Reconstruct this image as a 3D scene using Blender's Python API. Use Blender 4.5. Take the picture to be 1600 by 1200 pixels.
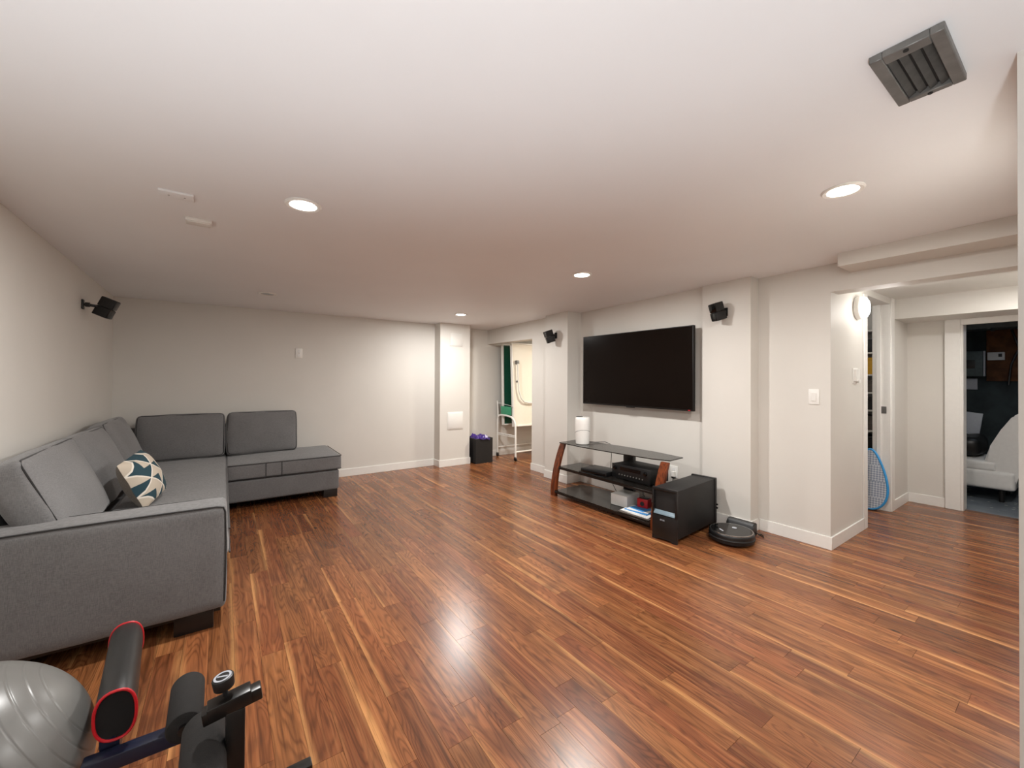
import bpy, bmesh, math, random
from mathutils import Vector, Matrix, noise
random.seed(7)
for o in list(bpy.data.objects): bpy.data.objects.remove(o)
S = bpy.context.scene
C = S.collection
PI = math.pi

# ------------------------------------------------------------------ camera, world, exposure
cam_d = bpy.data.cameras.new('camera')
cam = bpy.data.objects.new('camera', cam_d); C.objects.link(cam)
cam_d.sensor_fit = 'HORIZONTAL'; cam_d.sensor_width = 36.0
cam_d.lens = 36.0 * 641.35 / 1600.0
cam_d.shift_y = -(600 - 586.84) / 1600.0
cam_d.clip_start = 0.02
yaw, pit, rol = 0.613562, 0.00727646, 0.00514246
f0 = Vector((math.sin(yaw), math.cos(yaw), 0)); r0 = Vector((math.cos(yaw), -math.sin(yaw), 0)); u0 = Vector((0, 0, 1))
f1 = f0 * math.cos(pit) + u0 * math.sin(pit); u1 = u0 * math.cos(pit) - f0 * math.sin(pit)
r2 = r0 * math.cos(rol) + u1 * math.sin(rol); u2 = u1 * math.cos(rol) - r0 * math.sin(rol)
Mx = Matrix((r2, u2, -f1)).transposed().to_4x4(); Mx.translation = Vector((0, 0, 1.30))
cam.matrix_world = Mx
S.camera = cam
w = bpy.data.worlds.new('world'); S.world = w; w.use_nodes = True
w.node_tree.nodes['Background'].inputs[0].default_value = (0.9, 0.92, 1.0, 1)
w.node_tree.nodes['Background'].inputs[1].default_value = 0.05
S.view_settings.view_transform = 'Standard'; S.view_settings.look = 'None'
S.view_settings.gamma = 1.0; S.view_settings.use_curve_mapping = False
S.view_settings.exposure = 0.27
FILL_UP_W = 168.0        # added fill uplighter, unseen, brightens the ceiling
DOWN_W = 24.5        # watts of one recessed ceiling light
WARM = (1.0, 0.985, 0.955)
def zc(y): return 2.19 - (y - 1.4) * 0.0192      # the basement ceiling falls a little to the back

# ------------------------------------------------------------------ node helpers, materials
def new_mat(name):
    m = bpy.data.materials.new(name); m.use_nodes = True
    nt = m.node_tree; b = nt.nodes['Principled BSDF']
    return m, nt, b
def N(nt, typ, **kw):
    n = nt.nodes.new(typ)
    for k, v in kw.items():
        if k.startswith('i_'): n.inputs[int(k[2:])].default_value = v
        else: setattr(n, k, v)
    return n
def math_n(nt, op, a, b=None, c=None):
    n = nt.nodes.new('ShaderNodeMath'); n.operation = op
    for i, v in enumerate((a, b, c)):
        if v is None: continue
        if isinstance(v, (int, float)): n.inputs[i].default_value = v
        else: nt.links.new(v, n.inputs[i])
    return n.outputs[0]
def mixc(nt, fac, a, b, blend='MIX'):
    n = nt.nodes.new('ShaderNodeMix'); n.data_type = 'RGBA'; n.blend_type = blend
    for i, v in ((0, fac), (6, a), (7, b)):
        if isinstance(v, (int, float)): n.inputs[i].default_value = v
        elif isinstance(v, tuple): n.inputs[i].default_value = (*v[:3], 1)
        else: nt.links.new(v, n.inputs[i])
    return n.outputs[2]
def smooth(nt, v, a, b):
    n = nt.nodes.new('ShaderNodeMapRange'); n.interpolation_type = 'SMOOTHSTEP'
    nt.links.new(v, n.inputs[0]); n.inputs[1].default_value = a; n.inputs[2].default_value = b
    return n.outputs[0]
def srgb(r, g, b):
    f = lambda c: (c / 255) / 12.92 if c / 255 <= 0.04045 else ((c / 255 + 0.055) / 1.055) ** 2.4
    return (f(r), f(g), f(b))
def plain(name, col, rough=0.5, metal=0.0, spec=0.5, var=0.0, nscale=30, bump=0.0, bscale=200, coat=0.0, alpha=1.0):
    m, nt, b = new_mat(name)
    b.inputs['Base Color'].default_value = (*col, 1); b.inputs['Roughness'].default_value = rough
    b.inputs['Metallic'].default_value = metal; b.inputs['Specular IOR Level'].default_value = spec
    b.inputs['Coat Weight'].default_value = coat; b.inputs['Alpha'].default_value = alpha
    tc = N(nt, 'ShaderNodeTexCoord')
    if var > 0:
        n = N(nt, 'ShaderNodeTexNoise'); n.inputs['Scale'].default_value = nscale; n.inputs['Detail'].default_value = 4
        nt.links.new(tc.outputs['Object'], n.inputs['Vector'])
        lo = tuple(c * (1 - var) for c in col); hi = tuple(min(1, c * (1 + var)) for c in col)
        nt.links.new(mixc(nt, smooth(nt, n.outputs[0], 0.3, 0.7), lo, hi), b.inputs['Base Color'])
    if bump > 0:
        n2 = N(nt, 'ShaderNodeTexNoise'); n2.inputs['Scale'].default_value = bscale; n2.inputs['Detail'].default_value = 3
        nt.links.new(tc.outputs['Object'], n2.inputs['Vector'])
        bp = N(nt, 'ShaderNodeBump'); bp.inputs['Strength'].default_value = bump; bp.inputs['Distance'].default_value = 0.002
        nt.links.new(n2.outputs[0], bp.inputs['Height']); nt.links.new(bp.outputs[0], b.inputs['Normal'])
    return m
def emit(name, col, strength):
    m, nt, b = new_mat(name)
    b.inputs['Base Color'].default_value = (0.8, 0.8, 0.8, 1)
    b.inputs['Emission Color'].default_value = (*col, 1); b.inputs['Emission Strength'].default_value = strength
    return m

def wood_floor():
    m, nt, b = new_mat('walnut_laminate')
    geo = N(nt, 'ShaderNodeNewGeometry'); sep = N(nt, 'ShaderNodeSeparateXYZ'); nt.links.new(geo.outputs['Position'], sep.inputs[0])
    oi = N(nt, 'ShaderNodeObjectInfo'); at = N(nt, 'ShaderNodeAttribute'); at.attribute_name = 'rnd'
    r = math_n(nt, 'FRACT', math_n(nt, 'ADD', oi.outputs['Random'], at.outputs['Fac']))
    rB = math_n(nt, 'FRACT', math_n(nt, 'MULTIPLY', r, 17.31)); rC = math_n(nt, 'FRACT', math_n(nt, 'MULTIPLY', r, 53.77))
    x, y = sep.outputs[0], sep.outputs[1]
    xl = math_n(nt, 'FRACT', math_n(nt, 'MULTIPLY', math_n(nt, 'SUBTRACT', x, 0.055), 10.0))
    xl = math_n(nt, 'ABSOLUTE', math_n(nt, 'SUBTRACT', xl, math_n(nt, 'GREATER_THAN', rC, 0.5)))   # half of the boards turned round
    def nz(sx, sy, off, detail, dist=0.0):
        cb = N(nt, 'ShaderNodeCombineXYZ')
        nt.links.new(math_n(nt, 'MULTIPLY', xl, sx * 0.1), cb.inputs[0]); nt.links.new(math_n(nt, 'MULTIPLY', y, sy), cb.inputs[1])
        nt.links.new(math_n(nt, 'MULTIPLY', r, off), cb.inputs[2])
        n = N(nt, 'ShaderNodeTexNoise'); n.inputs['Scale'].default_value = 1.0; n.inputs['Detail'].default_value = detail; n.inputs['Distortion'].default_value = dist
        nt.links.new(cb.outputs[0], n.inputs['Vector']); return n.outputs[0]
    base = nz(15, 1.6, 431, 1.0, 0.3)
    ring = math_n(nt, 'SINE', math_n(nt, 'MULTIPLY', base, 95.0))
    ring = math_n(nt, 'MULTIPLY_ADD', ring, 0.5, 0.5)
    fine = nz(330, 7, 97, 4.0)
    mid = nz(50, 1.5, 211, 3.0)
    sap = nz(24, 1.1, 733, 2.0)
    edge = smooth(nt, math_n(nt, 'ADD', xl, math_n(nt, 'MULTIPLY', math_n(nt, 'SUBTRACT', sap, 0.5), 0.9)), 0.72, 1.12)
    edge = math_n(nt, 'MULTIPLY', edge, smooth(nt, rB, 0.25, 0.9))
    dark, mc, red, lite = srgb(70, 39, 22), srgb(142, 90, 53), srgb(124, 70, 43), srgb(208, 152, 96)
    c = mixc(nt, r, mc, red)
    c = mixc(nt, math_n(nt, 'MULTIPLY', math_n(nt, 'POWER', ring, 2.5), 0.50), c, dark)
    c = mixc(nt, math_n(nt, 'MULTIPLY', smooth(nt, mid, 0.52, 0.78), 0.75), c, dark)
    c = mixc(nt, math_n(nt, 'MULTIPLY', smooth(nt, mid, 0.50, 0.25), 0.55), c, srgb(176, 118, 74))
    c = mixc(nt, math_n(nt, 'MULTIPLY', edge, 0.75), c, lite)
    c = mixc(nt, math_n(nt, 'MULTIPLY', smooth(nt, fine, 0.5, 0.72), 0.35), c, srgb(64, 36, 22))
    blot = nz(9, 3.2, 577, 3.0, 0.8)
    c = mixc(nt, math_n(nt, 'MULTIPLY', smooth(nt, blot, 0.50, 0.72), 0.45), c, srgb(78, 46, 30))
    vo = N(nt, 'ShaderNodeTexVoronoi'); vo.inputs['Scale'].default_value = 1.0
    cb = N(nt, 'ShaderNodeCombineXYZ'); nt.links.new(math_n(nt, 'MULTIPLY', x, 4.0), cb.inputs[0]); nt.links.new(math_n(nt, 'MULTIPLY', y, 1.6), cb.inputs[1])
    nt.links.new(cb.outputs[0], vo.inputs['Vector'])
    c = mixc(nt, math_n(nt, 'MULTIPLY', smooth(nt, vo.outputs['Distance'], 0.075, 0.02), 0.8), c, srgb(40, 26, 18))
    bright = math_n(nt, 'MULTIPLY_ADD', rC, 0.40, 0.80)
    vm = N(nt, 'ShaderNodeVectorMath', operation='SCALE'); nt.links.new(c, vm.inputs[0]); nt.links.new(bright, vm.inputs['Scale'])
    nt.links.new(vm.outputs[0], b.inputs['Base Color'])
    b.inputs['Roughness'].default_value = 0.27; b.inputs['Specular IOR Level'].default_value = 0.5
    bp = N(nt, 'ShaderNodeBump'); bp.inputs['Strength'].default_value = 0.08; bp.inputs['Distance'].default_value = 0.001
    nt.links.new(fine, bp.inputs['Height']); nt.links.new(bp.outputs[0], b.inputs['Normal'])
    return m

def fabric(name, col):
    m, nt, b = new_mat(name)
    tc = N(nt, 'ShaderNodeTexCoord')
    def nz(s, detail=2):
        mp = N(nt, 'ShaderNodeMapping'); mp.inputs['Scale'].default_value = s
        nt.links.new(tc.outputs['Object'], mp.inputs[0])
        n = N(nt, 'ShaderNodeTexNoise'); n.inputs['Scale'].default_value = 1; n.inputs['Detail'].default_value = detail
        nt.links.new(mp.outputs[0], n.inputs['Vector']); return n.outputs[0]
    a = nz((60, 60, 900)); d = nz((800, 800, 45)); l = nz((5, 5, 5), 3)
    wv = math_n(nt, 'ADD', math_n(nt, 'MULTIPLY', a, 0.5), math_n(nt, 'MULTIPLY', d, 0.5))
    c = mixc(nt, smooth(nt, wv, 0.38, 0.62), tuple(k * 0.78 for k in col), tuple(k * 1.22 for k in col))
    c = mixc(nt, math_n(nt, 'MULTIPLY', smooth(nt, l, 0.3, 0.7), 0.18), c, tuple(k * 1.5 for k in col))
    nt.links.new(c, b.inputs['Base Color'])
    b.inputs['Roughness'].default_value = 0.95; b.inputs['Specular IOR Level'].default_value = 0.15
    b.inputs['Sheen Weight'].default_value = 0.25; b.inputs['Sheen Roughness'].default_value = 0.5
    bp = N(nt, 'ShaderNodeBump'); bp.inputs['Strength'].default_value = 0.25; bp.inputs['Distance'].default_value = 0.0015
    nt.links.new(wv, bp.inputs['Height']); nt.links.new(bp.outputs[0], b.inputs['Normal'])
    return m

def wood_plain(name, dark, lite, rough=0.35, axis=2):
    m, nt, b = new_mat(name)
    tc = N(nt, 'ShaderNodeTexCoord'); mp = N(nt, 'ShaderNodeMapping')
    s = [70, 70, 70]; s[axis] = 5; mp.inputs['Scale'].default_value = s
    nt.links.new(tc.outputs['Object'], mp.inputs[0])
    n = N(nt, 'ShaderNodeTexNoise'); n.inputs['Scale'].default_value = 1; n.inputs['Detail'].default_value = 4; n.inputs['Distortion'].default_value = 0.6
    nt.links.new(mp.outputs[0], n.inputs['Vector'])
    nt.links.new(mixc(nt, smooth(nt, n.outputs[0], 0.3, 0.7), dark, lite), b.inputs['Base Color'])
    b.inputs['Roughness'].default_value = rough
    return m

def triangles_print():
    m, nt, b = new_mat('teal_triangle_print')
    tc = N(nt, 'ShaderNodeTexCoord'); uvn = N(nt, 'ShaderNodeUVMap'); sep = N(nt, 'ShaderNodeSeparateXYZ'); nt.links.new(uvn.outputs[0], sep.inputs[0])
    u = math_n(nt, 'MULTIPLY', sep.outputs[0], 4.0); v = math_n(nt, 'MULTIPLY', sep.outputs[1], 4.0)
    fu = math_n(nt, 'FRACT', u); fv = math_n(nt, 'FRACT', v)
    iu = math_n(nt, 'FLOOR', u); iv = math_n(nt, 'FLOOR', v)
    chk = math_n(nt, 'MODULO', math_n(nt, 'ADD', iu, iv), 2.0)
    fu2 = math_n(nt, 'ABSOLUTE', math_n(nt, 'SUBTRACT', fu, chk))
    s = math_n(nt, 'ADD', fu2, fv)
    tri = math_n(nt, 'GREATER_THAN', s, 1.0)
    pal = math_n(nt, 'MODULO', math_n(nt, 'ADD', math_n(nt, 'MULTIPLY', iu, 3.0), math_n(nt, 'MULTIPLY', iv, 5.0)), 4.0)
    flip = math_n(nt, 'GREATER_THAN', pal, 2.5)
    tri = math_n(nt, 'ABSOLUTE', math_n(nt, 'SUBTRACT', tri, flip))
    c = mixc(nt, tri, srgb(196, 183, 166), srgb(38, 66, 76))
    line = math_n(nt, 'LESS_THAN', math_n(nt, 'ABSOLUTE', math_n(nt, 'SUBTRACT', s, 1.0)), 0.07)
    c = mixc(nt, line, c, srgb(228, 220, 208))
    nt.links.new(c, b.inputs['Base Color']); b.inputs['Roughness'].default_value = 0.9
    return m

def quilt_mat():
    m, nt, b = new_mat('silver_quilting')
    tc = N(nt, 'ShaderNodeTexCoord'); mp = N(nt, 'ShaderNodeMapping'); mp.inputs['Rotation'].default_value = (0.78, 0, 0); mp.inputs['Scale'].default_value = (40, 40, 40)
    nt.links.new(tc.outputs['Object'], mp.inputs[0])
    ck = N(nt, 'ShaderNodeTexChecker'); ck.inputs['Scale'].default_value = 1.6
    ck.inputs[1].default_value = (*srgb(206, 212, 220), 1); ck.inputs[2].default_value = (*srgb(146, 158, 178), 1)
    nt.links.new(mp.outputs[0], ck.inputs[0]); nt.links.new(ck.outputs[0], b.inputs['Base Color'])
    b.inputs['Roughness'].default_value = 0.45; b.inputs['Metallic'].default_value = 0.2
    return m

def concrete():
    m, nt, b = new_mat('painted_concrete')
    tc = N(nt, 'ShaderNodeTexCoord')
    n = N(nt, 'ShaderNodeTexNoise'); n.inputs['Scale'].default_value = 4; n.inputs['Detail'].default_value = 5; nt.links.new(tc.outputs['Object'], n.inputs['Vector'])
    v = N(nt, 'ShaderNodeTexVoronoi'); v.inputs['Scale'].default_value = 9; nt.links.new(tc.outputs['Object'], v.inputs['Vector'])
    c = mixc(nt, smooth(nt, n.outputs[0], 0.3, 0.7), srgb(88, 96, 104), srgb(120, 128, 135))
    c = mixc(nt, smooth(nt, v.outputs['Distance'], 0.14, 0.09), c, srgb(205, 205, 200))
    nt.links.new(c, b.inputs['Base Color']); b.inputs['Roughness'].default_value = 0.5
    return m

M = dict(
    wall=plain('warm_grey_wall_paint', srgb(216, 212, 205), 0.55, var=0.015, nscale=2, bump=0.08, bscale=120),
    ceil=plain('ceiling_paint', srgb(240, 241, 242), 0.6, var=0.012, nscale=1.5, bump=0.08, bscale=90),
    white=plain('white_trim_paint', srgb(232, 230, 225), 0.35, var=0.01),
    hallwhite=plain('hall_white_paint', srgb(222, 219, 213), 0.5, var=0.01, nscale=2),
    sub=plain('floor_underlay', srgb(60, 34, 20), 0.7, var=0.1),
    floor=wood_floor(),
    sofa=fabric('grey_upholstery', srgb(108, 107, 107)),
    sofadark=fabric('dark_grey_piping', srgb(48, 47, 47)),
    cushion=fabric('grey_cushion_upholstery', srgb(113, 112, 112)),
    feet=plain('black_lacquered_wood', srgb(22, 18, 16), 0.35, var=0.2),
    black=plain('black_plastic', srgb(20, 20, 21), 0.4, var=0.1),
    blackmatte=plain('black_matte_plastic', srgb(21, 20, 20), 0.6, var=0.12, bump=0.1, bscale=300),
    blackgloss=plain('black_gloss_plastic', srgb(10, 10, 11), 0.08, var=0.05),
    screen=plain('tv_screen_glass', srgb(20, 14, 11), 0.2, spec=0.12, var=0.05, nscale=3),
    bezel=plain('tv_bezel', srgb(24, 21, 20), 0.5, spec=0.3),
    glass=plain('black_tinted_glass', srgb(26, 24, 22), 0.09, alpha=0.80, spec=0.6),
    topglass=plain('black_top_glass', srgb(30, 28, 26), 0.22, alpha=0.94, spec=0.9),
    cherry=wood_plain('cherry_bentwood', srgb(64, 26, 12), srgb(124, 60, 27), 0.3),
    whitep=plain('white_plastic', srgb(236, 234, 229), 0.3, var=0.01),
    whitem=plain('white_enamel_tube', srgb(232, 230, 224), 0.3),
    cream=plain('cream_board', srgb(236, 230, 216), 0.45, var=0.01),
    green=plain('green_table_top', srgb(20, 82, 62), 0.4, var=0.06),
    greenplate=plain('green_bracket', srgb(58, 150, 112), 0.4, var=0.04),
    chrome=plain('brushed_chrome', srgb(190, 190, 190), 0.2, metal=1.0),
    darkmetal=plain('dark_galvanised_steel', srgb(112, 111, 108), 0.42, metal=0.25, var=0.18, nscale=12),
    louver=plain('dark_louver_steel', srgb(62, 61, 59), 0.6, metal=0.2, var=0.2),  # louvers a darker steel than the frame
    ductblack=plain('recess_shade_and_screw_black', srgb(24, 23, 22), 0.7, var=0.2),
    ball=plain('grey_rubber_ball', srgb(116, 115, 112), 0.32, var=0.03, nscale=6),
    foam=plain('black_foam', srgb(30, 28, 27), 0.92, var=0.12, nscale=60, bump=0.4, bscale=500),
    vinyl=plain('black_vinyl', srgb(33, 33, 33), 0.42, var=0.06, bump=0.1, bscale=250),
    mesh=plain('black_cap_cloth', srgb(14, 13, 13), 0.9, var=0.2, nscale=120),
    red=plain('red_piping', srgb(196, 22, 34), 0.45, var=0.05),
    redp=plain('red_plastic', srgb(176, 26, 34), 0.4, var=0.05),
    navy=plain('navy_painted_steel', srgb(24, 30, 52), 0.35, var=0.06),
    steelblack=plain('black_painted_steel', srgb(20, 18, 17), 0.3, var=0.1),
    label=plain('silver_dial_print', srgb(186, 190, 198), 0.35, var=0.03),
    bag=plain('purple_plastic_bag', srgb(66, 40, 128), 0.3, var=0.25, nscale=30),
    paper=plain('white_paper', srgb(232, 232, 230), 0.7, var=0.02),
    blue=plain('blue_print', srgb(60, 140, 205), 0.5, var=0.08),
    lightblue=plain('pale_blue_reflection', srgb(118, 138, 150), 0.3, var=0.05),
    bluerim=plain('blue_edging', srgb(52, 150, 214), 0.5, var=0.05),
    quilt=quilt_mat(), tri=triangles_print(), linen=fabric('linen_pillow_back', srgb(150, 140, 128)),
    concrete=concrete(),
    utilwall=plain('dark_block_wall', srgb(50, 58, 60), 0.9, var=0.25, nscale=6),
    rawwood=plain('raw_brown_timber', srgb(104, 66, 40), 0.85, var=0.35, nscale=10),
    panelgrey=plain('grey_green_steel', srgb(84, 98, 100), 0.5, var=0.08),
    leather=plain('white_leatherette', srgb(222, 221, 218), 0.42, var=0.02, bump=0.1, bscale=60),
    yellow=plain('yellow_card', srgb(214, 164, 40), 0.6, var=0.05),
    brownbox=plain('grey_brown_box', srgb(92, 84, 78), 0.8, var=0.15),
    scuff=plain('white_scuff_mark', srgb(230, 215, 205), 0.8),
    bulb=emit('lit_diffuser', (1.0, 0.96, 0.90), 14.0),
    halllamp=emit('lit_opal_glass', (1.0, 0.98, 0.95), 6.0),
)

# ------------------------------------------------------------------ mesh builder
ORG = {}
class MB:
    def __init__(s): s.bm = bmesh.new(); s.uv = None
    def _new(s, n0): return [v for v in s.bm.verts if v.index >= n0 or v.index == -1]
    def add(s, fn):
        before = set(s.bm.verts); r = fn(s.bm); return [v for v in s.bm.verts if v not in before]
    def merge(s, t):
        mp = {v: s.bm.verts.new(v.co) for v in t.verts}
        for f in t.faces: s.bm.faces.new([mp[v] for v in f.verts])
        t.free(); return s
    def obox(s, c, size, rot=None, bevel=0.0, seg=2):
        t = bmesh.new(); bmesh.ops.create_cube(t, size=1.0)
        for v in t.verts: v.co = Vector((v.co.x * size[0], v.co.y * size[1], v.co.z * size[2]))
        if bevel > 0: bmesh.ops.bevel(t, geom=list(t.edges), offset=bevel, segments=seg, affect='EDGES', profile=0.5)
        T = Matrix.Translation(Vector(c)) @ (rot.to_4x4() if rot else Matrix.Identity(4))
        for v in t.verts: v.co = T @ v.co
        return s.merge(t)
    def box(s, x0, x1, y0, y1, z0, z1, bevel=0.0, seg=2):
        return s.obox(((x0 + x1) / 2, (y0 + y1) / 2, (z0 + z1) / 2), (abs(x1 - x0), abs(y1 - y0), abs(z1 - z0)), None, bevel, seg)
    def cyl(s, p0, p1, r0, r1=None, n=24, bevel=0.0):
        p0, p1 = Vector(p0), Vector(p1); r1 = r0 if r1 is None else r1
        d = (p1 - p0); L = d.length; q = d.to_track_quat('Z', 'Y').to_matrix().to_4x4()
        if bevel > 0:
            prof = [(0, 0), (r0 - bevel, 0), (r0 - bevel * .3, bevel * .3), (r0, bevel), (r1, L - bevel), (r1 - bevel * .3, L - bevel * .3), (r1 - bevel, L), (0, L)]
        else: prof = [(0, 0), (r0, 0), (r1, L), (0, L)]
        return s.lathe(prof, Matrix.Translation(p0) @ q, n)
    def lathe(s, prof, T=None, n=32):
        T = T or Matrix.Identity(4); rings = []
        for (r, z) in prof:
            if r < 1e-6: rings.append([s.bm.verts.new(T @ Vector((0, 0, z)))])
            else: rings.append([s.bm.verts.new(T @ Vector((r * math.cos(2 * PI * i / n), r * math.sin(2 * PI * i / n), z))) for i in range(n)])
        for a, b in zip(rings, rings[1:]):
            for i in range(n):
                j = (i + 1) % n
                if len(a) == 1 and len(b) == 1: continue
                if len(a) == 1: s.bm.faces.new((a[0], b[j], b[i]))
                elif len(b) == 1: s.bm.faces.new((a[i], a[j], b[0]))
                else: s.bm.faces.new((a[i], a[j], b[j], b[i]))
        return s
    def tube(s, pts, r, n=8, closed=False):
        pts = [Vector(p) for p in pts]; rings = []; k = len(pts); up = None
        for i, p in enumerate(pts):
            a = pts[(i - 1) % k] if (closed or i > 0) else p
            b = pts[(i + 1) % k] if (closed or i < k - 1) else p
            d = (b - a).normalized()
            if up is None:
                up = Vector((0, 0, 1)) if abs(d.z) < 0.9 else Vector((1, 0, 0))
            e1 = d.cross(up)
            if e1.length < 1e-5: e1 = d.orthogonal()
            e1.normalize(); e2 = e1.cross(d).normalized(); up = e2
            rr = r[i] if isinstance(r, (list, tuple)) else r
            rings.append([s.bm.verts.new(p + (e1 * math.cos(2 * PI * j / n) + e2 * math.sin(2 * PI * j / n)) * rr) for j in range(n)])
        prs = list(zip(rings, rings[1:])) + ([(rings[-1], rings[0])] if closed else [])
        for a, b in prs:
            for j in range(n): s.bm.faces.new((a[j], a[(j + 1) % n], b[(j + 1) % n], b[j]))
        if not closed:
            s.bm.faces.new(rings[0][::-1]); s.bm.faces.new(rings[-1])
        return s
    def prism(s, poly, axis, a, b, bevel=0.0):
        """poly: 2D points in the two other axes (in xyz order), extruded along axis from a to b"""
        def P(p, t):
            l = list(p); l.insert(axis, t); return Vector(l)
        t = bmesh.new()
        A = [t.verts.new(P(p, a)) for p in poly]; B = [t.verts.new(P(p, b)) for p in poly]
        n = len(poly)
        t.faces.new(A[::-1]); t.faces.new(B)
        for i in range(n): t.faces.new((A[i], A[(i + 1) % n], B[(i + 1) % n], B[i]))
        if bevel > 0: bmesh.ops.bevel(t, geom=list(t.edges), offset=bevel, segments=2, affect='EDGES')
        return s.merge(t)
    def soft(s, c, half, r, rot=None, puff=(0, 0, 0), cuts=11, wob=0.0, seed=0, pinch=0.0):
        """rounded, puffed upholstery block"""
        t = bmesh.new(); bmesh.ops.create_cube(t, size=2.0)
        bmesh.ops.subdivide_edges(t, edges=list(t.edges), cuts=cuts, use_grid_fill=True)
        vs = list(t.verts)
        T = Matrix.Translation(Vector(c)) @ (rot.to_4x4() if rot else Matrix.Identity(4))
        h = Vector(half)
        for v in vs:
            p = Vector([math.copysign(1 - max(0.0, 1 - abs(k)) ** 1.6, k) for k in v.co])
            q = Vector([p[i] * h[i] for i in range(3)])
            inn = Vector([max(-(h[i] - r), min(h[i] - r, q[i])) for i in range(3)])
            d = q - inn
            nz_ = sum(1 for i in range(3) if abs(d[i]) > 1e-7)
            if d.length > 1e-7:
                mx = max(abs(d[i]) for i in range(3))
                q = inn + d.normalized() * (mx if nz_ else 0)
            for i in range(3):
                j, k2 = (i + 1) % 3, (i + 2) % 3
                if puff[i]:
                    g = (1 - (q[j] / h[j]) ** 2) * (1 - (q[k2] / h[k2]) ** 2)
                    q[i] += puff[i] * max(0, g) * (q[i] / h[i])
            if wob:
                nn = noise.noise_vector(q * 5.5 + Vector((seed * 3.7, seed * 1.3, 0)))
                q += nn * wob
            v.co = T @ q
        return s.merge(t)
    def build(s, name, mat, parent=None, kind=None, sharp=38, fix=True):
        if fix: bmesh.ops.recalc_face_normals(s.bm, faces=s.bm.faces)
        org = ORG.get(parent.name if parent else None, Vector((0, 0, 0)))
        if org.length: bmesh.ops.translate(s.bm, verts=s.bm.verts, vec=-org)
        me = bpy.data.meshes.new(name); s.bm.to_mesh(me); s.bm.free()
        me.materials.append(mat)
        for p in me.polygons: p.use_smooth = True
        me.set_sharp_from_angle(angle=math.radians(sharp))
        o = bpy.data.objects.new(name, me); C.objects.link(o)
        if parent: o.parent = parent; ORG[o.name] = org
        if kind: o['kind'] = kind
        return o
def thing(name, label, cat, loc, group=None):
    o = bpy.data.objects.new(name, None); C.objects.link(o); o.location = loc
    o.empty_display_size = 0.1
    o['label'] = label; o['category'] = cat
    if group: o['group'] = group
    ORG[o.name] = Vector(loc); return o
def tag(o, label, cat, group=None):
    o['label'] = label; o['category'] = cat
    if group: o['group'] = group
    return o
def struct(name, m, *boxes, parent=None):
    b = MB()
    for bx in boxes: b.box(*bx)
    return b.build(name, m, parent, None if parent else 'structure')
def copy_tree(o, parent=None):
    c = o.copy(); C.objects.link(c)
    if parent: c.parent = parent
    ORG[c.name] = ORG.get(o.name, Vector((0, 0, 0)))
    for ch in list(o.children): copy_tree(ch, c)
    return c
def text_mesh(name, body, size, mat, T, parent, extrude=0.0006):
    cu = bpy.data.curves.new(name, 'FONT'); cu.body = body; cu.size = size; cu.extrude = extrude
    cu.align_x = 'CENTER'; cu.align_y = 'CENTER'; cu.resolution_u = 2
    t = bpy.data.objects.new(name, cu); C.objects.link(t)
    bpy.context.view_layer.update()
    me = bpy.data.meshes.new_from_object(t.evaluated_get(bpy.context.evaluated_depsgraph_get()))
    bpy.data.objects.remove(t); me.transform(T)
    org = ORG.get(parent.name, Vector((0, 0, 0))); me.transform(Matrix.Translation(-org))
    me.materials.clear(); me.materials.append(mat)
    o = bpy.data.objects.new(name, me); C.objects.link(o); o.parent = parent; ORG[o.name] = org
    return o
def Rz(a): return Matrix.Rotation(a, 3, 'Z')
def Rx(a): return Matrix.Rotation(a, 3, 'X')
def Ry(a): return Matrix.Rotation(a, 3, 'Y')
def arc(n, f, t0=0.0, t1=2 * PI, end=False):
    return [f(t0 + (t1 - t0) * i / (n if not end else n - 1)) for i in range(n)]

# ------------------------------------------------------------------ room shell
TOP = 2.28
floor = struct('floor', M['sub'], (-1.10, 6.10, -1.7, 6.0, -0.12, -0.006))
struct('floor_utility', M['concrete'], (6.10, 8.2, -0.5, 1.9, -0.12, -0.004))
b = MB(); b.prism([(-1.7, zc(-1.7)), (6.0, zc(6.0)), (6.0, zc(6.0) + 0.14), (-1.7, zc(-1.7) + 0.14)], 0, -1.10, 6.2)
b.build('ceiling', M['ceil'], None, 'structure')
struct('wall_left', M['wall'], (-1.05, -0.908, -1.7, 5.95, 0, TOP))
struct('wall_back', M['wall'], (-0.908, 2.59, 5.69, 5.95, 0, TOP))
struct('wall_back_pillar', M['wall'], (2.59, 3.085, 5.50, 5.95, 0, TOP))
struct('wall_back_far', M['wall'], (3.085, 6.2, 5.83, 5.95, 0, TOP))
struct('wall_front', M['wall'], (-0.908, 1.80, -1.7, -1.6, 0, TOP))
struct('wall_near', M['wall'], (1.80, 3.10, -1.6, 0.122, 0, TOP))
# television wall, from the back opening to the hall corner
struct('wall_right_header', M['wall'], (3.61, 3.75, 4.63, 5.83, 1.87, TOP))
struct('wall_right_jamb', M['wall'], (3.61, 3.75, 4.20, 4.63, 0, TOP))
struct('wall_right_pillar_back', M['wall'], (3.50, 3.86, 3.775, 4.20, 0, TOP))
struct('wall_right_recess', M['wall'], (3.73, 3.86, 2.12, 3.775, 0, TOP))
struct('wall_right_pillar_front', M['wall'], (3.68, 3.86, 1.69, 2.12, 0, TOP))
struct('wall_right', M['wall'], (3.82, 3.98, 1.33, 1.69, 0, TOP))
struct('wall_right_corner', M['wall'], (3.82, 4.645, 1.17, 1.33, 0, TOP))
struct('wall_right_soffit', M['wall'], (3.55, 3.82, -0.12, 1.045, 2.105, TOP))
struct('wall_hall_header', M['wall'], (3.82, 3.99, -0.12, 1.17, 1.98, TOP))
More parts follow.
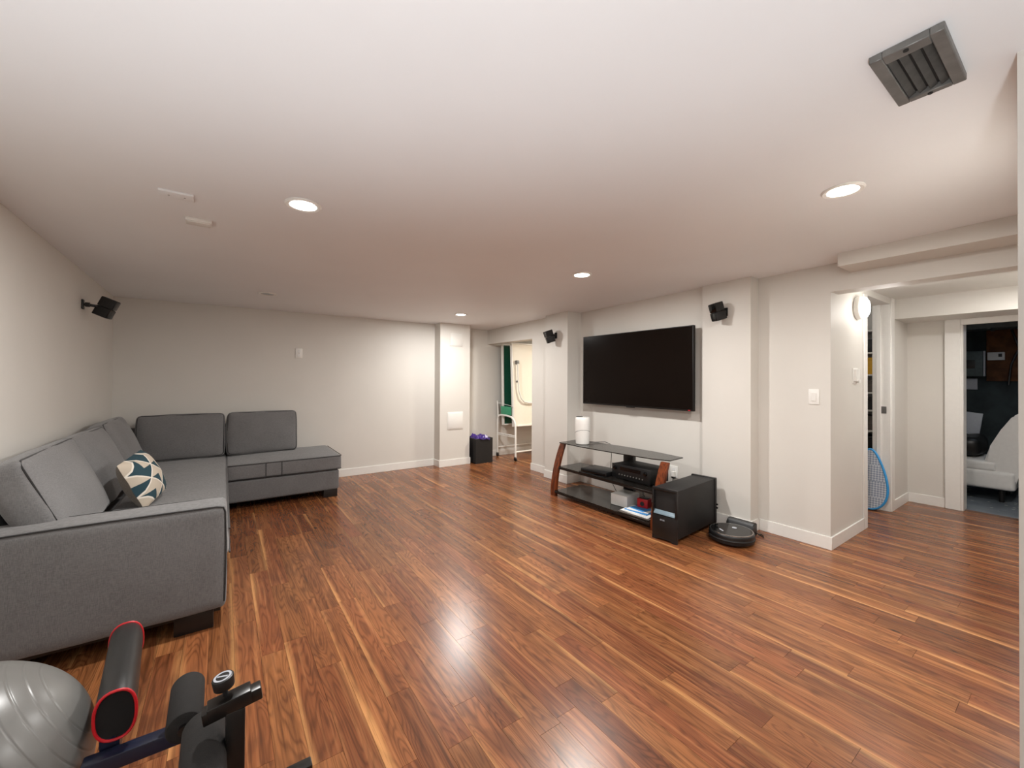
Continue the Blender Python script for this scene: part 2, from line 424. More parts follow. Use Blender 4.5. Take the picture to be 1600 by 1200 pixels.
# hall
struct('ceiling_hall', M['hallwhite'], (3.99, 6.2, -0.12, 1.33, 2.12, TOP))
struct('wall_hall_door_head', M['hallwhite'], (4.645, 5.44, 1.17, 1.33, 2.06, 2.12))
struct('wall_hall_left', M['wall'], (5.44, 6.2, 1.17, 1.30, 0, 2.12))
struct('wall_hall_far', M['wall'], (6.06, 6.2, 0.774, 1.17, 0, 2.12), (6.06, 6.2, -0.12, 0.774, 1.88, 2.12), (6.06, 6.2, -0.12, 0.0, 0, 1.88))
struct('wall_hall_soffit', M['hallwhite'], (5.56, 6.06, -0.12, 1.17, 1.92, 2.12))
struct('wall_hall_right', M['wall'], (3.10, 6.2, -0.24, -0.12, 0, TOP))
# closet beside the hall, room beyond the back opening
struct('wall_closet_side', M['hallwhite'], (4.0, 4.12, 1.33, 2.6, 0, TOP))
struct('wall_closet_back', M['hallwhite'], (3.86, 6.32, 2.6, 2.7, 0, TOP))
struct('wall_closet_far', M['hallwhite'], (6.32, 6.44, 1.33, 2.7, 0, TOP))
struct('floor_closet', M['sub'], (6.10, 6.44, 1.33, 2.7, -0.1, -0.004))
struct('wall_far_room', M['wall'], (6.2, 6.32, 2.7, 5.95, 0, TOP))
# utility room
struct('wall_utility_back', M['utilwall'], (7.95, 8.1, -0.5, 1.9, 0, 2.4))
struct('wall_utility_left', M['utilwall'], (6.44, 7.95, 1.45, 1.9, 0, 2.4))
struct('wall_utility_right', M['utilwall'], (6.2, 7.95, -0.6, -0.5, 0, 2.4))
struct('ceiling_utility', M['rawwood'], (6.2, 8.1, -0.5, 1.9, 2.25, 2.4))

# baseboards
BT, BH = 0.012, 0.098
def base(name, *bx):
    q = MB()
    for (x0, x1, y0, y1) in bx: q.box(x0, x1, y0, y1, 0, BH, 0.002, 1)
    return q.build(name, M['white'], None, 'structure')
base('baseboard_left', (-0.908, -0.908 + BT, -1.6, 5.69))
base('baseboard_back', (-0.896, 2.59 - BT, 5.69 - BT, 5.69))
base('baseboard_back_pillar', (2.59 - BT, 3.085 + BT, 5.50 - BT, 5.50), (2.59 - BT, 2.59, 5.50, 5.69))
base('baseboard_back_far', (3.085 + BT, 6.2, 5.83 - BT, 5.83))
base('baseboard_right_jamb', (3.61 - BT, 3.61, 4.20 + BT, 4.63 + BT), (3.61, 3.75, 4.63, 4.63 + BT))
base('baseboard_right_pillar_back', (3.50 - BT, 3.50, 3.775 - BT, 4.20 + BT), (3.50, 3.73, 3.775 - BT, 3.775), (3.5, 3.61 - BT, 4.20, 4.20 + BT))
base('baseboard_right_recess', (3.73 - BT, 3.73, 2.12, 3.775 - BT))
base('baseboard_right_pillar_front', (3.68 - BT, 3.68, 1.69 - BT, 2.12), (3.68, 3.82 - BT, 1.69 - BT, 1.69))
base('baseboard_right', (3.82 - BT, 3.82, 1.17 - BT, 1.69 - BT), (3.82, 4.575, 1.17 - BT, 1.17))
base('baseboard_hall_left', (5.515, 6.06 - BT, 1.17 - BT, 1.17))
base('baseboard_hall_far', (6.06 - BT, 6.06, 0.886, 1.17))
base('baseboard_near', (1.80 - BT, 1.80, -1.6, 0.10))
# door trim
def trim(name, *bx):
    q = MB()
    for a in bx: q.box(*a, 0.003, 1)
    return q.build(name, M['white'], None, 'structure')
trim('trim_1', (4.575, 4.665, 1.157, 1.17, 0, 2.06), (4.645, 4.665, 1.17, 1.335, 0, 2.06))
tr2 = trim('trim_2', (5.42, 5.515, 1.156, 1.17, 0, 2.12), (5.405, 5.44, 1.165, 1.305, 0, 2.06), (5.388, 5.405, 1.235, 1.27, 0, 2.06))
trim('trim_3', (6.036, 6.06, 0.774, 0.886, 0, 1.92), (6.04, 6.21, 0.755, 0.778, 0, 1.88), (6.036, 6.06, -0.1, 0.774, 1.86, 1.92), (6.04, 6.21, -0.02, 0.0, 0, 1.88))
q = MB(); q.box(5.402, 5.406, 1.195, 1.235, 0.97, 1.04, 0.001, 1); q.box(5.399, 5.403, 1.206, 1.224, 0.992, 1.018)
q.build('strike_plate', M['darkmetal'], tr2)

# ------------------------------------------------------------------ floor boards
PW, PH0 = 0.1, 0.055
def seen(x, y):                    # the part of the room the photograph shows uncovered
    if x > 4.65 and y > 1.17: return False
    if x > 3.60 and y > 1.2 and not (4.6 < y): return False
    if x > 3.95 and y > 1.17: return False
    if x < -0.05 and y > 2.75: return False
    if x < 0.9 and y > 4.95: return False
    if x > 1.78 and y < 0.1: return False
    if x > 4.4 and y > 4: return False
    return 0.575 * x + 0.818 * y > 1.18 and (0.818 * x - 0.575 * y) > -1.3 * (0.575 * x + 0.818 * y)
rnd = random.Random(21)
planks = []
for i in range(-10, 61):
    x0 = PH0 + PW * i; x1 = x0 + PW
    if x0 > 6.06: continue
    y = 0.05 - rnd.random() * 0.9
    if i == 3 or i == 4: y = 1.716 - 0.62 * 2
    while y < 5.83:
        L = rnd.choice((0.52, 0.66, 0.78, 0.86, 0.98, 1.15))
        a, e = max(y, -0.25), min(y + L, 5.82); y += L
        if e - a < 0.05: continue
        xa, xb = max(x0, -0.905), min(x1, 6.20 if 0 < (a + e) / 2 < 0.774 else 6.06)
        if xb - xa < 0.01: continue
        planks.append((xa, xb, a, e))
def vis_score(p):
    k = 0; 
    for fx in (0.1, 0.9):
        for fy in (0.08, 0.5, 0.92):
            X = p[0] + (p[1] - p[0]) * fx; Y = p[2] + (p[3] - p[2]) * fy
            if seen(X, Y): k += 1.0 / (0.575 * X + 0.818 * Y) ** 3
    return k * (p[3] - p[2])
planks.sort(key=vis_score, reverse=True)
GAP = 0.0005
cache = {}
for (xa, xb, a, e) in planks[:298]:
    wdt, L = round(xb - xa, 3), round(e - a, 3)
    me = cache.get((wdt, L))
    if me is None:
        o = MB().box(-wdt / 2 + GAP, wdt / 2 - GAP, -L / 2 + GAP, L / 2 - GAP, -0.006, 0).build('plank', M['floor'], floor)
        cache[(wdt, L)] = o.data
    else:
        o = bpy.data.objects.new('plank', me); C.objects.link(o); o.parent = floor
    o.location = ((xa + xb) / 2, (a + e) / 2, 0)
q = MB(); lay = q.bm.faces.layers.float.new('rnd')
for (xa, xb, a, e) in planks[298:]:
    q.bm.faces.ensure_lookup_table(); nf = len(q.bm.faces); q.box(xa + GAP, xb - GAP, a + GAP, e - GAP, -0.006, 0); r_ = rnd.random()
    q.bm.faces.ensure_lookup_table()
    for k in range(nf, len(q.bm.faces)): q.bm.faces[k][lay] = r_
o = q.build('far_planks', M['floor'], floor, 'stuff')

# ------------------------------------------------------------------ recessed ceiling lights
def light(name, typ, loc, watts, col, parent=None, **kw):
    d = bpy.data.lights.new(name, typ); d.energy = watts; d.color = col
    for k, v in kw.items(): setattr(d, k, v)
    o = bpy.data.objects.new(name, d); C.objects.link(o)
    if parent: o.parent = parent; o.location = Vector(loc) - ORG[parent.name]
    else: o.location = loc
    return o
def downlight(x, y, label, watts=DOWN_W, col=WARM):
    z = zc(y)
    t = thing('recessed_downlight', label, 'ceiling light', (x, y, z), 'recessed ceiling lights')
    T = Matrix.Translation((x, y, z))
    MB().lathe([(0.062, 0.002), (0.083, 0.002), (0.085, -0.003), (0.078, -0.009), (0.062, -0.006), (0.062, 0.002)], T, 40).build('trim_ring', M['whitep'], t)
    MB().lathe([(0.0, -0.0075), (0.04, -0.0075), (0.062, -0.004)], T, 32).build('diffuser', M['bulb'], t)
    if watts:
        light('downlight_beam', 'AREA', (x, y, z - 0.022), watts, col, t, shape='DISK', size=0.13)
    return t
downlight(0.325, 2.302, 'lit round recessed ceiling light nearest the sofa side of the room')
downlight(2.401, 0.687, 'lit round recessed ceiling light in front of the dropped soffit')
downlight(2.439, 2.46, 'lit round recessed ceiling light in front of the wall television')
downlight(2.509, 4.72, 'lit round recessed ceiling light before the back wall pillar')
t = thing('gimbal_downlight', 'small unlit eyeball ceiling light with chrome glints above the sofa', 'ceiling light', (0.353, 4.706, zc(4.706)))
T = Matrix.Translation((0.353, 4.706, zc(4.706)))
MB().lathe([(0.058, 0.002), (0.083, 0.002), (0.085, -0.003), (0.078, -0.008), (0.058, -0.006), (0.058, 0.002)], T, 40).build('trim_ring', M['whitep'], t)
MB().lathe([(0.0, -0.012), (0.028, -0.010), (0.048, -0.006), (0.058, -0.002)], T, 28).build('reflector', M['chrome'], t)

t = thing('added_fill_uplighter', 'added white uplighter on the floor behind the viewpoint, brightening the ceiling', 'lamp', (-0.42, -0.42, 0))  # added lamp out of view, bounces extra light off the ceiling
T = Matrix.Translation((-0.42, -0.42, 0))
MB().lathe([(0, 0), (0.13, 0), (0.135, 0.012), (0.12, 0.022), (0.02, 0.03), (0, 0.03)], T, 40).build('base', M['whitep'], t)
MB().cyl((-0.42, -0.42, 0.028), (-0.42, -0.42, 0.17), 0.012, n=16).build('pole', M['whitep'], t)
MB().lathe([(0.012, 0.15), (0.05, 0.165), (0.11, 0.20), (0.15, 0.25), (0.147, 0.252), (0.105, 0.208), (0.045, 0.175), (0, 0.172)], T, 40).build('bowl_shade', M['whitep'], t)
light('added_fill_spot', 'SPOT', (-0.42, -0.42, 0.24), FILL_UP_W, (0.94, 0.97, 1.0), t, shadow_soft_size=0.1, spot_size=math.radians(124), spot_blend=0.5).rotation_euler = (PI, 0, 0)

# ceiling plates and duct opening
q = MB().obox((-0.187, 2.519, zc(2.52) - 0.004), (0.130, 0.086, 0.010), Rz(0.0), 0.002); o = q.build('ceiling_plate', M['ceil'])
tag(o, 'blank painted ceiling plate with screws, the larger and nearer of the two', 'cover plate')
for sx in (-0.03, 0.03):
    MB().cyl((-0.187 + sx, 2.519, zc(2.52) - 0.0105), (-0.187 + sx, 2.519, zc(2.52) - 0.008), 0.004, n=10).build('screw', M['chrome'], o)
q = MB().obox((-0.116, 2.849, zc(2.85) - 0.008), (0.115, 0.088, 0.018), Rz(0.03), 0.003); o = q.build('ceiling_cover', M['whitep'])
tag(o, 'thicker white ceiling cover, the farther and smaller of the two plates', 'cover plate')
MB().obox((-0.116, 2.849, zc(2.85) - 0.018), (0.098, 0.07, 0.004), Rz(0.03), 0.001).build('face_plate', M['whitep'], o)

vz = zc(0.29)
t = thing('ceiling_duct_register', 'dark metal duct register with open louvers in the ceiling near the wall end', 'vent', (1.636, 0.29, vz))
q = MB()
q.box(1.482, 1.79, 0.337, 0.365, vz - 0.022, vz - 0.001, 0.002, 1); q.box(1.482, 1.79, 0.215, 0.243, vz - 0.022, vz - 0.001, 0.002, 1)
q.box(1.482, 1.522, 0.243, 0.337, vz - 0.022, vz - 0.001, 0.002, 1); q.box(1.768, 1.79, 0.243, 0.337, vz - 0.022, vz - 0.001, 0.002, 1)
q.build('frame', M['darkmetal'], t)
MB().box(1.52, 1.77, 0.24, 0.34, vz - 0.004, vz + 0.001).build('duct_shade_plate', M['ductblack'], t)  # black plate paints the shade of a deeper duct
for i in range(4):
    yy = 0.256 + 0.024 * i
    MB().obox((1.645, yy, vz - 0.011), (0.245, 0.018, 0.0025), Rx(-0.5)).build('louver', M['louver'], t)
for (sx, sy) in ((1.495, 0.29), (1.779, 0.29)):
    MB().cyl((sx, sy, vz - 0.025), (sx, sy, vz - 0.021), 0.006, n=12).build('screw', M['ductblack'], t)

# ------------------------------------------------------------------ wall plates
def wall_plate(name, label, c, size, axis, parts):
    """axis: 0 = plate faces -X, 1 = plate faces -Y"""
    t = thing(name, label, 'wall plate', c)
    x, y, z = c; w_, h_ = size
    if axis == 0: MB().box(x - 0.007, x, y - w_ / 2, y + w_ / 2, z - h_ / 2, z + h_ / 2, 0.002).build('cover', M['whitep'], t)
    else: MB().box(x - w_ / 2, x + w_ / 2, y - 0.007, y, z - h_ / 2, z + h_ / 2, 0.002).build('cover', M['whitep'], t)
    for (nm, du, dv, pw, ph, pd, mt) in parts:
        if axis == 0: MB().box(x - 0.007 - pd, x - 0.006, y + du - pw / 2, y + du + pw / 2, z + dv - ph / 2, z + dv + ph / 2, 0.001, 1).build(nm, M[mt], t)
        else: MB().box(x + du - pw / 2, x + du + pw / 2, y - 0.007 - pd, y - 0.006, z + dv - ph / 2, z + dv + ph / 2, 0.001, 1).build(nm, M[mt], t)
    return t
wall_plate('light_switch', 'white rocker light switch on the wall right of the television', (3.82, 1.278, 1.168), (0.072, 0.12), 0, [('rocker', 0, 0, 0.033, 0.066, 0.005, 'white')])
wall_plate('wall_outlet', 'white outlet cover high on the back wall above the sofa', (0.769, 5.69, 1.60), (0.078, 0.122), 1, [('socket', 0, 0.027, 0.03, 0.032, 0.003, 'paper'), ('socket', 0, -0.027, 0.03, 0.032, 0.003, 'paper'), ('screw', 0, 0, 0.008, 0.008, 0.002, 'chrome')])
t = wall_plate('wall_outlet', 'white outlet with a plug in it behind the subwoofer', (3.73, 2.445, 0.37), (0.085, 0.12), 0, [('socket', 0, 0.027, 0.03, 0.032, 0.003, 'paper'), ('plug', -0.005, -0.02, 0.03, 0.05, 0.03, 'whitep'), ('plug', -0.005, -0.052, 0.028, 0.02, 0.03, 'black')])
wall_plate('thermostat', 'white thermostat on the hall wall under the round lamp', (4.37, 1.17, 1.338), (0.12, 0.13), 1, [('housing', 0, 0.005, 0.09, 0.1, 0.018, 'whitep'), ('dial', 0.02, -0.045, 0.04, 0.03, 0.024, 'white')])
def access(label, x0, x1, z0, z1, mt):
    t = thing('access_panel', label, 'wall plate', ((x0 + x1) / 2, 5.5, (z0 + z1) / 2))
    MB().box(x0, x1, 5.492, 5.5, z0, z1, 0.002).build('frame', mt, t)
    MB().box(x0 + 0.014, x1 - 0.014, 5.488, 5.493, z0 + 0.014, z1 - 0.014, 0.002).build('panel', mt, t)
access('square access panel high on the back wall pillar, painted wall colour', 2.746, 2.955, 1.78, 1.973, M['hallwhite'])
access('white square access panel low on the back wall pillar', 2.712, 2.966, 0.54, 0.797, M['white'])

# ------------------------------------------------------------------ hall lamp
t = thing('wall_lamp', 'lit round white lamp on the hall wall by the side door', 'lamp', (4.42, 1.17, 1.915))
T = Matrix.Translation((4.42, 1.17, 1.915)) @ Matrix.Rotation(PI / 2, 4, 'X')
MB().lathe([(0, 0), (0.092, 0), (0.097, 0.006), (0.097, 0.034), (0.09, 0.04), (0, 0.04)], T, 40).build('lamp_base', M['whitep'], t)
MB().lathe([(0.0, 0.088), (0.03, 0.086), (0.06, 0.079), (0.082, 0.066), (0.09, 0.05), (0.088, 0.039)], T, 40).build('opal_shade', M['halllamp'], t)
light('lamp_glow', 'POINT', (4.42, 0.97, 1.88), 2.6, (1.0, 0.97, 0.93), t, shadow_soft_size=0.09)

t = thing('recessed_downlight', 'added recessed fill light brightening the hall, unseen right of the view', 'ceiling light', (4.95, 0.06, 2.12), 'recessed ceiling lights')  # ceiling light added beyond the frame to brighten the hall
T = Matrix.Translation((4.95, 0.06, 2.12))
MB().lathe([(0.062, 0.002), (0.083, 0.002), (0.085, -0.003), (0.078, -0.009), (0.062, -0.006), (0.062, 0.002)], T, 40).build('trim_ring', M['whitep'], t)
MB().lathe([(0.0, -0.0075), (0.04, -0.0075), (0.062, -0.004)], T, 32).build('diffuser', M['bulb'], t)
light('downlight_beam', 'AREA', (4.95, 0.06, 2.098), 15, (1.0, 0.98, 0.95), t, shape='DISK', size=0.13)

# ------------------------------------------------------------------ sofa
t = sofa = thing('sectional_sofa', 'grey L-shaped fabric sectional sofa filling the back left corner', 'sofa', (-0.43, 4.1, 0))
SX0, SX1 = -0.885, 0.035
F = M['sofa']
# frames
q = MB(); q.soft((-0.425, 3.74, 0.2), (0.445, 0.96, 0.10), 0.02, None, (0, 0, 0), 13); q.soft((0.515, 5.215, 0.185), (0.54, 0.425, 0.105), 0.018, None, (0.004, 0.004, 0), 13); q.soft((-0.45, 5.17, 0.19), (0.43, 0.47, 0.10), 0.02); q.build('base', F, t)
# arm
q = MB(); q.soft((-0.425, 2.70, 0.37), (0.447, 0.10, 0.268), 0.028, None, (0.004, 0.006, 0.004), 15, 0.003, 3); arm = q.build('arm', F, t)
def rrect(u0, u1, v0, v1, r, n=6):
    pts = []
    for (cx, cy, a0) in ((u1 - r, v1 - r, 0), (u0 + r, v1 - r, PI / 2), (u0 + r, v0 + r, PI), (u1 - r, v0 + r, 1.5 * PI)):
        for k in range(n + 1):
            a = a0 + PI / 2 * k / n; pts.append((cx + r * math.cos(a), cy + r * math.sin(a)))
    return pts
q = MB()
for yy in (2.605, 2.795):
    q.tube([(-0.868, yy, 0.629), (-0.6, yy, 0.633), (-0.4, yy, 0.634), (-0.2, yy, 0.633), (-0.02, yy, 0.631), (0.008, yy, 0.625), (0.017, yy, 0.60), (0.021, yy, 0.45), (0.02, yy, 0.3), (0.016, yy, 0.14)], 0.0042, 6)
q.build('piping', M['sofadark'], arm)
# backs
q = MB(); q.soft((-0.862, 4.2, 0.49), (0.033, 1.46, 0.39), 0.025, None, (0, 0, 0), 11); q.soft((-0.05, 5.61, 0.46), (0.74, 0.05, 0.32), 0.025); q.build('back_frame', F, t)
# seat cushions
def seat(c, h, r, nm, seed, pipe=None):
    q = MB(); q.soft(c, h, r, None, (0.006, 0.006, 0.016), 15, 0.003, seed); s_ = q.build(nm, M['cushion'], t)
    if pipe:
        p = MB()
        for pl in pipe: p.tube(pl, 0.0042, 6)
        p.build('piping', M['sofadark'], s_)
    return s_
seat((-0.27, 4.195, 0.375), (0.305, 1.395, 0.078), 0.026, 'seat_cushion', 1, [[(0.037, 2.82 + 0.1 * k, 0.446) for k in range(20)], [(0.039, 2.82 + 0.1 * k, 0.312) for k in range(20)]])
seat((0.556, 5.185, 0.373), (0.519, 0.408, 0.077), 0.024, 'seat_cushion', 2,
     [[(0.045 + 0.05 * k, 4.773, 0.444) for k in range(20)] + [(1.055, 4.776, 0.444), (1.073, 4.79, 0.444)] + [(1.079, 4.82 + 0.08 * k, 0.444) for k in range(10)],
      [(0.045 + 0.05 * k, 4.774, 0.306) for k in range(20)] + [(1.055, 4.778, 0.306), (1.073, 4.79, 0.306)] + [(1.079, 4.82 + 0.08 * k, 0.306) for k in range(10)],
      [(0.36, 4.772, 0.31), (0.36, 4.7705, 0.375), (0.36, 4.772, 0.44)], [(0.50, 4.772, 0.31), (0.50, 4.7705, 0.375), (0.50, 4.772, 0.44)]])
# back cushions
def back_cushion(c, w2, h2, d2, rot, seed, nm='back_cushion', puff=0.035):
    q = MB(); q.soft(c, (d2, w2, h2), 0.035, rot, (puff, 0.012, 0.012), 15, 0.008, seed); cu = q.build(nm, M['cushion'], t)
    p = MB(); T = Matrix.Translation(Vector(c)) @ rot.to_4x4()
    for sgn in (1, -1):
        p.tube([T @ Vector((sgn * (d2 - 0.012), u, v)) for (u, v) in rrect(-w2 + 0.008, w2 - 0.008, -h2 + 0.008, h2 - 0.008, 0.04)], 0.0042, 6, True)
    p.build('piping', M['sofadark'], cu)
    return cu
tilt = Ry(-0.40)
for k, (yc, w2, xo, zo, ds) in enumerate(((3.165, 0.435, 0.0, 0.0, 0.02), (3.975, 0.385, -0.01, -0.008, -0.02), (4.76, 0.405, -0.012, 0.006, 0.015))):
    back_cushion((-0.712 + xo, yc, 0.69 + zo), w2, 0.235, 0.072, Rz(ds) @ tilt, 10 + k, puff=0.045)
tb = Rz(-PI / 2) @ Ry(-0.20)
back_cushion((-0.335, 5.43, 0.678), 0.355, 0.228, 0.085, tb, 21)
back_cushion((0.375, 5.43, 0.678), 0.335, 0.228, 0.085, tb, 22)
# feet
for (x0, x1, y0, y1) in ((-0.19, -0.03, 2.64, 2.76), (-0.86, -0.74, 2.64, 2.76), (0.90, 1.04, 4.80, 4.92), (0.92, 1.04, 5.5, 5.6), (-0.86, -0.74, 5.5, 5.6), (-0.05, 0.04, 4.82, 4.92)):
    MB().box(x0, x1, y0, y1, 0, 0.1, 0.004).build('foot', M['feet'], t)
q = MB(); q.box(-0.84, 0.0, 2.68, 5.5, 0.062, 0.10); q.box(0.0, 1.0, 4.86, 5.55, 0.062, 0.10)
q.build('plinth', M['feet'], t)

# throw pillow
def pillow():
    t = thing('throw_pillow', 'small square throw pillow with teal and beige triangles leaning on the sofa', 'pillow', (-0.43, 3.64, 0.46))
    R_ = Rz(-0.28) @ Ry(-0.38) @ Rx(0.16)
    c = Vector((-0.43, 3.63, 0.625)); n = 16; hs = 0.162
    def pt(i, j, s):
        u = -1 + 2 * i / n; v = -1 + 2 * j / n
        th = 0.092 * (max(0, (1 - u * u) * (1 - v * v)) ** 0.42)
        su = 1 - 0.10 * (1 - v * v); sv = 1 - 0.10 * (1 - u * u)
        w_ = 0.006 * noise.noise(Vector((u * 2, v * 2, s)))
        return R_ @ Vector((s * th + w_, u * hs * sv * 1.0, v * hs * su)) + c
    for s, nm, mt in ((1, 'printed_front', M['tri']), (-1, 'plain_back', M['linen'])):
        q = MB(); uvl = q.bm.loops.layers.uv.new('UVMap')
        g = [[q.bm.verts.new(pt(i, j, s)) for j in range(n + 1)] for i in range(n + 1)]
        for i in range(n):
            for j in range(n):
                ids = [(i, j), (i + 1, j), (i + 1, j + 1), (i, j + 1)]
                if s < 0: ids = ids[::-1]
                f = q.bm.faces.new([g[a][b_] for a, b_ in ids])
                for l, (a, b_) in zip(f.loops, ids): l[uvl].uv = (a / n, b_ / n)
        q.build(nm, mt, t, sharp=80, fix=False)
pillow()

# ------------------------------------------------------------------ television
t = thing('television', 'large black flat television mounted on the recessed wall', 'television', (3.66, 2.90, 1.41))
y0, y1, z0, z1 = 2.178, 3.626, 0.998, 1.815
q = MB(); q.box(3.622, 3.66, y0, y1, z0, z1, 0.004); q.box(3.66, 3.685, y0 + 0.25, y1 - 0.25, z0 + 0.08, z1 - 0.25, 0.008); q.box(3.616, 3.64, 2.86, 2.96, z0 - 0.008, z0 + 0.004, 0.002); q.build('housing', M['bezel'], t)
MB().box(3.6195, 3.623, y0 + 0.009, y1 - 0.009, z0 + 0.018, z1 - 0.009).build('screen', M['screen'], t)
MB().box(3.618, 3.6225, y0 + 0.03, y0 + 0.05, z0 + 0.004, z0 + 0.012).build('indicator', M['redp'], t)
q = MB(); q.box(3.685, 3.73, 2.65, 3.15, 1.28, 1.34); q.box(3.685, 3.73, 2.65, 3.15, 1.46, 1.52); q.build('wall_mount', M['steelblack'], t)

# ------------------------------------------------------------------ cube speakers on wall brackets
def speaker(label, wall, out, c, yaw_, pitch_, twist):
    """wall: point on the wall, out: unit vector away from the wall, c: centre of the two cubes"""
    t = thing('wall_speaker', label, 'speaker', wall, 'black double cube speakers on wall brackets')
    wv, ov, cv = Vector(wall), Vector(out), Vector(c)
    rot = ov.to_track_quat('X', 'Z').to_matrix()
    MB().obox(wv + ov * 0.006, (0.012, 0.045, 0.075), rot, 0.003).build('wall_bracket', M['black'], t)
    q = MB(); q.tube([wv + ov * 0.01, wv + ov * 0.035, cv - (cv - wv).normalized() * 0.03], 0.011, 12); q.cyl(wv + ov * 0.02, wv + ov * 0.045, 0.018, n=16); q.build('ball_joint', M['black'], t)
    R0 = Rz(yaw_) @ Ry(pitch_)
    for k, s_ in enumerate((1, -1)):
        Rk = R0 @ Rz(twist * s_)
        cc = cv + R0 @ Vector((0, 0, 0.0395 * s_))
        cb = MB().obox(cc, (0.10, 0.078, 0.077), Rk, 0.006).build('speaker_cube', M['blackmatte'], t)
        MB().obox(cc + Rk @ Vector((0.051, 0, 0)), (0.006, 0.070, 0.069), Rk, 0.002).build('grille', M['blackgloss'], cb)
    return t
speaker('black double cube speaker on the left wall above the sofa', (-0.908, 4.565, 1.865), (1, 0, 0), (-0.775, 4.60, 1.855), -0.25, 0.42, 0.06)
speaker('black double cube speaker on the wall left of the television', (3.50, 3.99, 1.855), (-1, 0, 0), (3.41, 4.015, 1.84), PI - 0.35, 0.34, 0.12)
speaker('black double cube speaker on the wall right of the television', (3.68, 1.905, 1.905), (-1, 0, 0), (3.59, 1.93, 1.905), PI - 0.35, 0.32, 0.14)

# ------------------------------------------------------------------ television stand
t = thing('television_stand', 'black glass television stand with curved cherry wood legs under the television', 'tv stand', (3.25, 2.85, 0))
outline = [(3.115, 3.49), (3.40, 3.53), (3.47, 3.3), (3.505, 2.89), (3.51, 2.5), (3.468, 2.182), (3.24, 2.165), (3.18, 2.30), (3.135, 2.68), (3.105, 3.1)]
MB().prism(outline, 2, 0.574, 0.583, 0.002).build('top_shelf', M['topglass'], t)
def leg_poly():
    f = []; n = 12
    for k in range(n + 1):
        z = 0.572 * k / n; f.append((3.028 + 0.145 * (z / 0.572) ** 1.9, z))
    b_ = [(x + 0.038 - 0.012 * (z / 0.572), z) for (x, z) in f]
    return f + b_[::-1]
for (ya, yb) in ((3.455, 3.535), (2.135, 2.215)):
    MB().prism(leg_poly(), 1, ya, yb, 0.003).build('leg', M['cherry'], t)
for (x0, x1, z, nm) in ((3.075, 3.47, 0.315, 'middle_shelf'), (3.02, 3.50, 0.058, 'bottom_shelf')):
    sh = MB().prism([(x0, 3.455), (x1 - 0.06, 3.46), (x1, 3.2), (x1, 2.5), (x1 - 0.06, 2.21), (x0, 2.215), (x0 - 0.006, 2.5), (x0 - 0.008, 2.84), (x0 - 0.006, 3.2)], 2, z, z + 0.008, 0.002).build(nm, M['glass'], t)
    q = MB(); q.box(x0 - 0.004, x0 + 0.02, 2.215, 3.455, z - 0.022, z - 0.0005, 0.002, 1); q.build('front_rail', M['steelblack'], sh)
q = MB(); q.box(3.50, 3.545, 2.77, 2.90, 0.0, 0.56, 0.004); q.box(3.36, 3.545, 2.74, 2.93, 0.545, 0.573, 0.004); q.box(3.36, 3.555, 2.62, 3.05, 0.0, 0.02, 0.004); q.build('rear_column', M['steelblack'], t)

# things on the stand
t = thing('water_purifier', 'white upright water purifier standing on the left end of the stand', 'purifier', (3.255, 3.262, 0.583))
T = Matrix.Translation((3.255, 3.262, 0.583))
MB().lathe([(0, 0), (0.066, 0), (0.073, 0.006), (0.077, 0.05), (0.081, 0.13), (0.083, 0.2), (0.082, 0.26), (0.078, 0.288), (0.070, 0.296), (0, 0.298)], T, 40).build('housing', M['whitep'], t)
MB().lathe([(0, -0.003), (0.064, -0.003), (0.066, 0.003), (0, 0.004)], Matrix.Translation((3.255, 3.262, 0.586)), 32).build('base_ring', M['black'], t)
q = MB(); q.tube([(3.255 + 0.0805 * math.cos(a), 3.262 + 0.0805 * math.sin(a), 0.583 + 0.125 + 0.035 * math.sin(a + 0.62 + PI)) for a in [2 * PI * k / 40 for k in range(40)]], 0.0022, 6, True); q.build('seam', M['black'], t)
MB().lathe([(0, 0.0), (0.036, 0.0), (0.04, -0.004), (0, -0.006)], Matrix.Translation((3.245, 3.30, 0.583 + 0.301)) @ Matrix.Scale(1.0, 4), 24).build('top_port', M['black'], t)
MB().obox((3.255 - 0.0815 * 0.80, 3.262 - 0.0815 * 0.60 + 0.04, 0.808), (0.006, 0.012, 0.03), Rz(0.35), 0.002).build('badge', M['label'], t)
q = MB(); q.tube([(3.33, 3.25, 0.60), (3.42, 3.22, 0.592), (3.53, 3.18, 0.590), (3.575, 3.15, 0.57), (3.588, 3.14, 0.45), (3.582, 3.145, 0.30), (3.59, 3.12, 0.12), (3.60, 3.05, 0.008), (3.62, 2.9, 0.008), (3.66, 2.6, 0.02), (3.70, 2.45, 0.20), (3.70, 2.44, 0.31)], 0.0035, 8)
tag(q.build('power_cord', M['black']), 'thin black power cord hanging from the purifier behind the stand', 'cord')

t = thing('media_player', 'slim black media player on the left of the middle shelf', 'electronics', (3.2, 2.96, 0.323))
Rm = Rz(0.12)
MB().obox((3.21, 2.96, 0.349), (0.24, 0.32, 0.042), Rm, 0.004).build('housing', M['black'], t)
MB().obox(Vector((3.21, 2.96, 0.349)) + Rm @ Vector((-0.1205, 0, -0.004)), (0.004, 0.30, 0.022), Rm, 0.001).build('front_panel', M['blackgloss'], t)
for k in (-0.12, 0.12):
    MB().cyl(Vector((3.21, 2.96, 0.3235)) + Rm @ Vector((-0.09, k, 0)), Vector((3.21, 2.96, 0.33)) + Rm @ Vector((-0.09, k, 0)), 0.012, n=12).build('foot', M['black'], t)
q = MB(); q.tube([(3.09, 3.14, 0.3275), (3.062, 3.05, 0.328), (3.085, 2.96, 0.3275), (3.068, 2.88, 0.328), (3.09, 2.80, 0.3275)], 0.004, 8)
tag(q.build('cable', M['black']), 'loose black cable lying in front of the media player', 'cord')

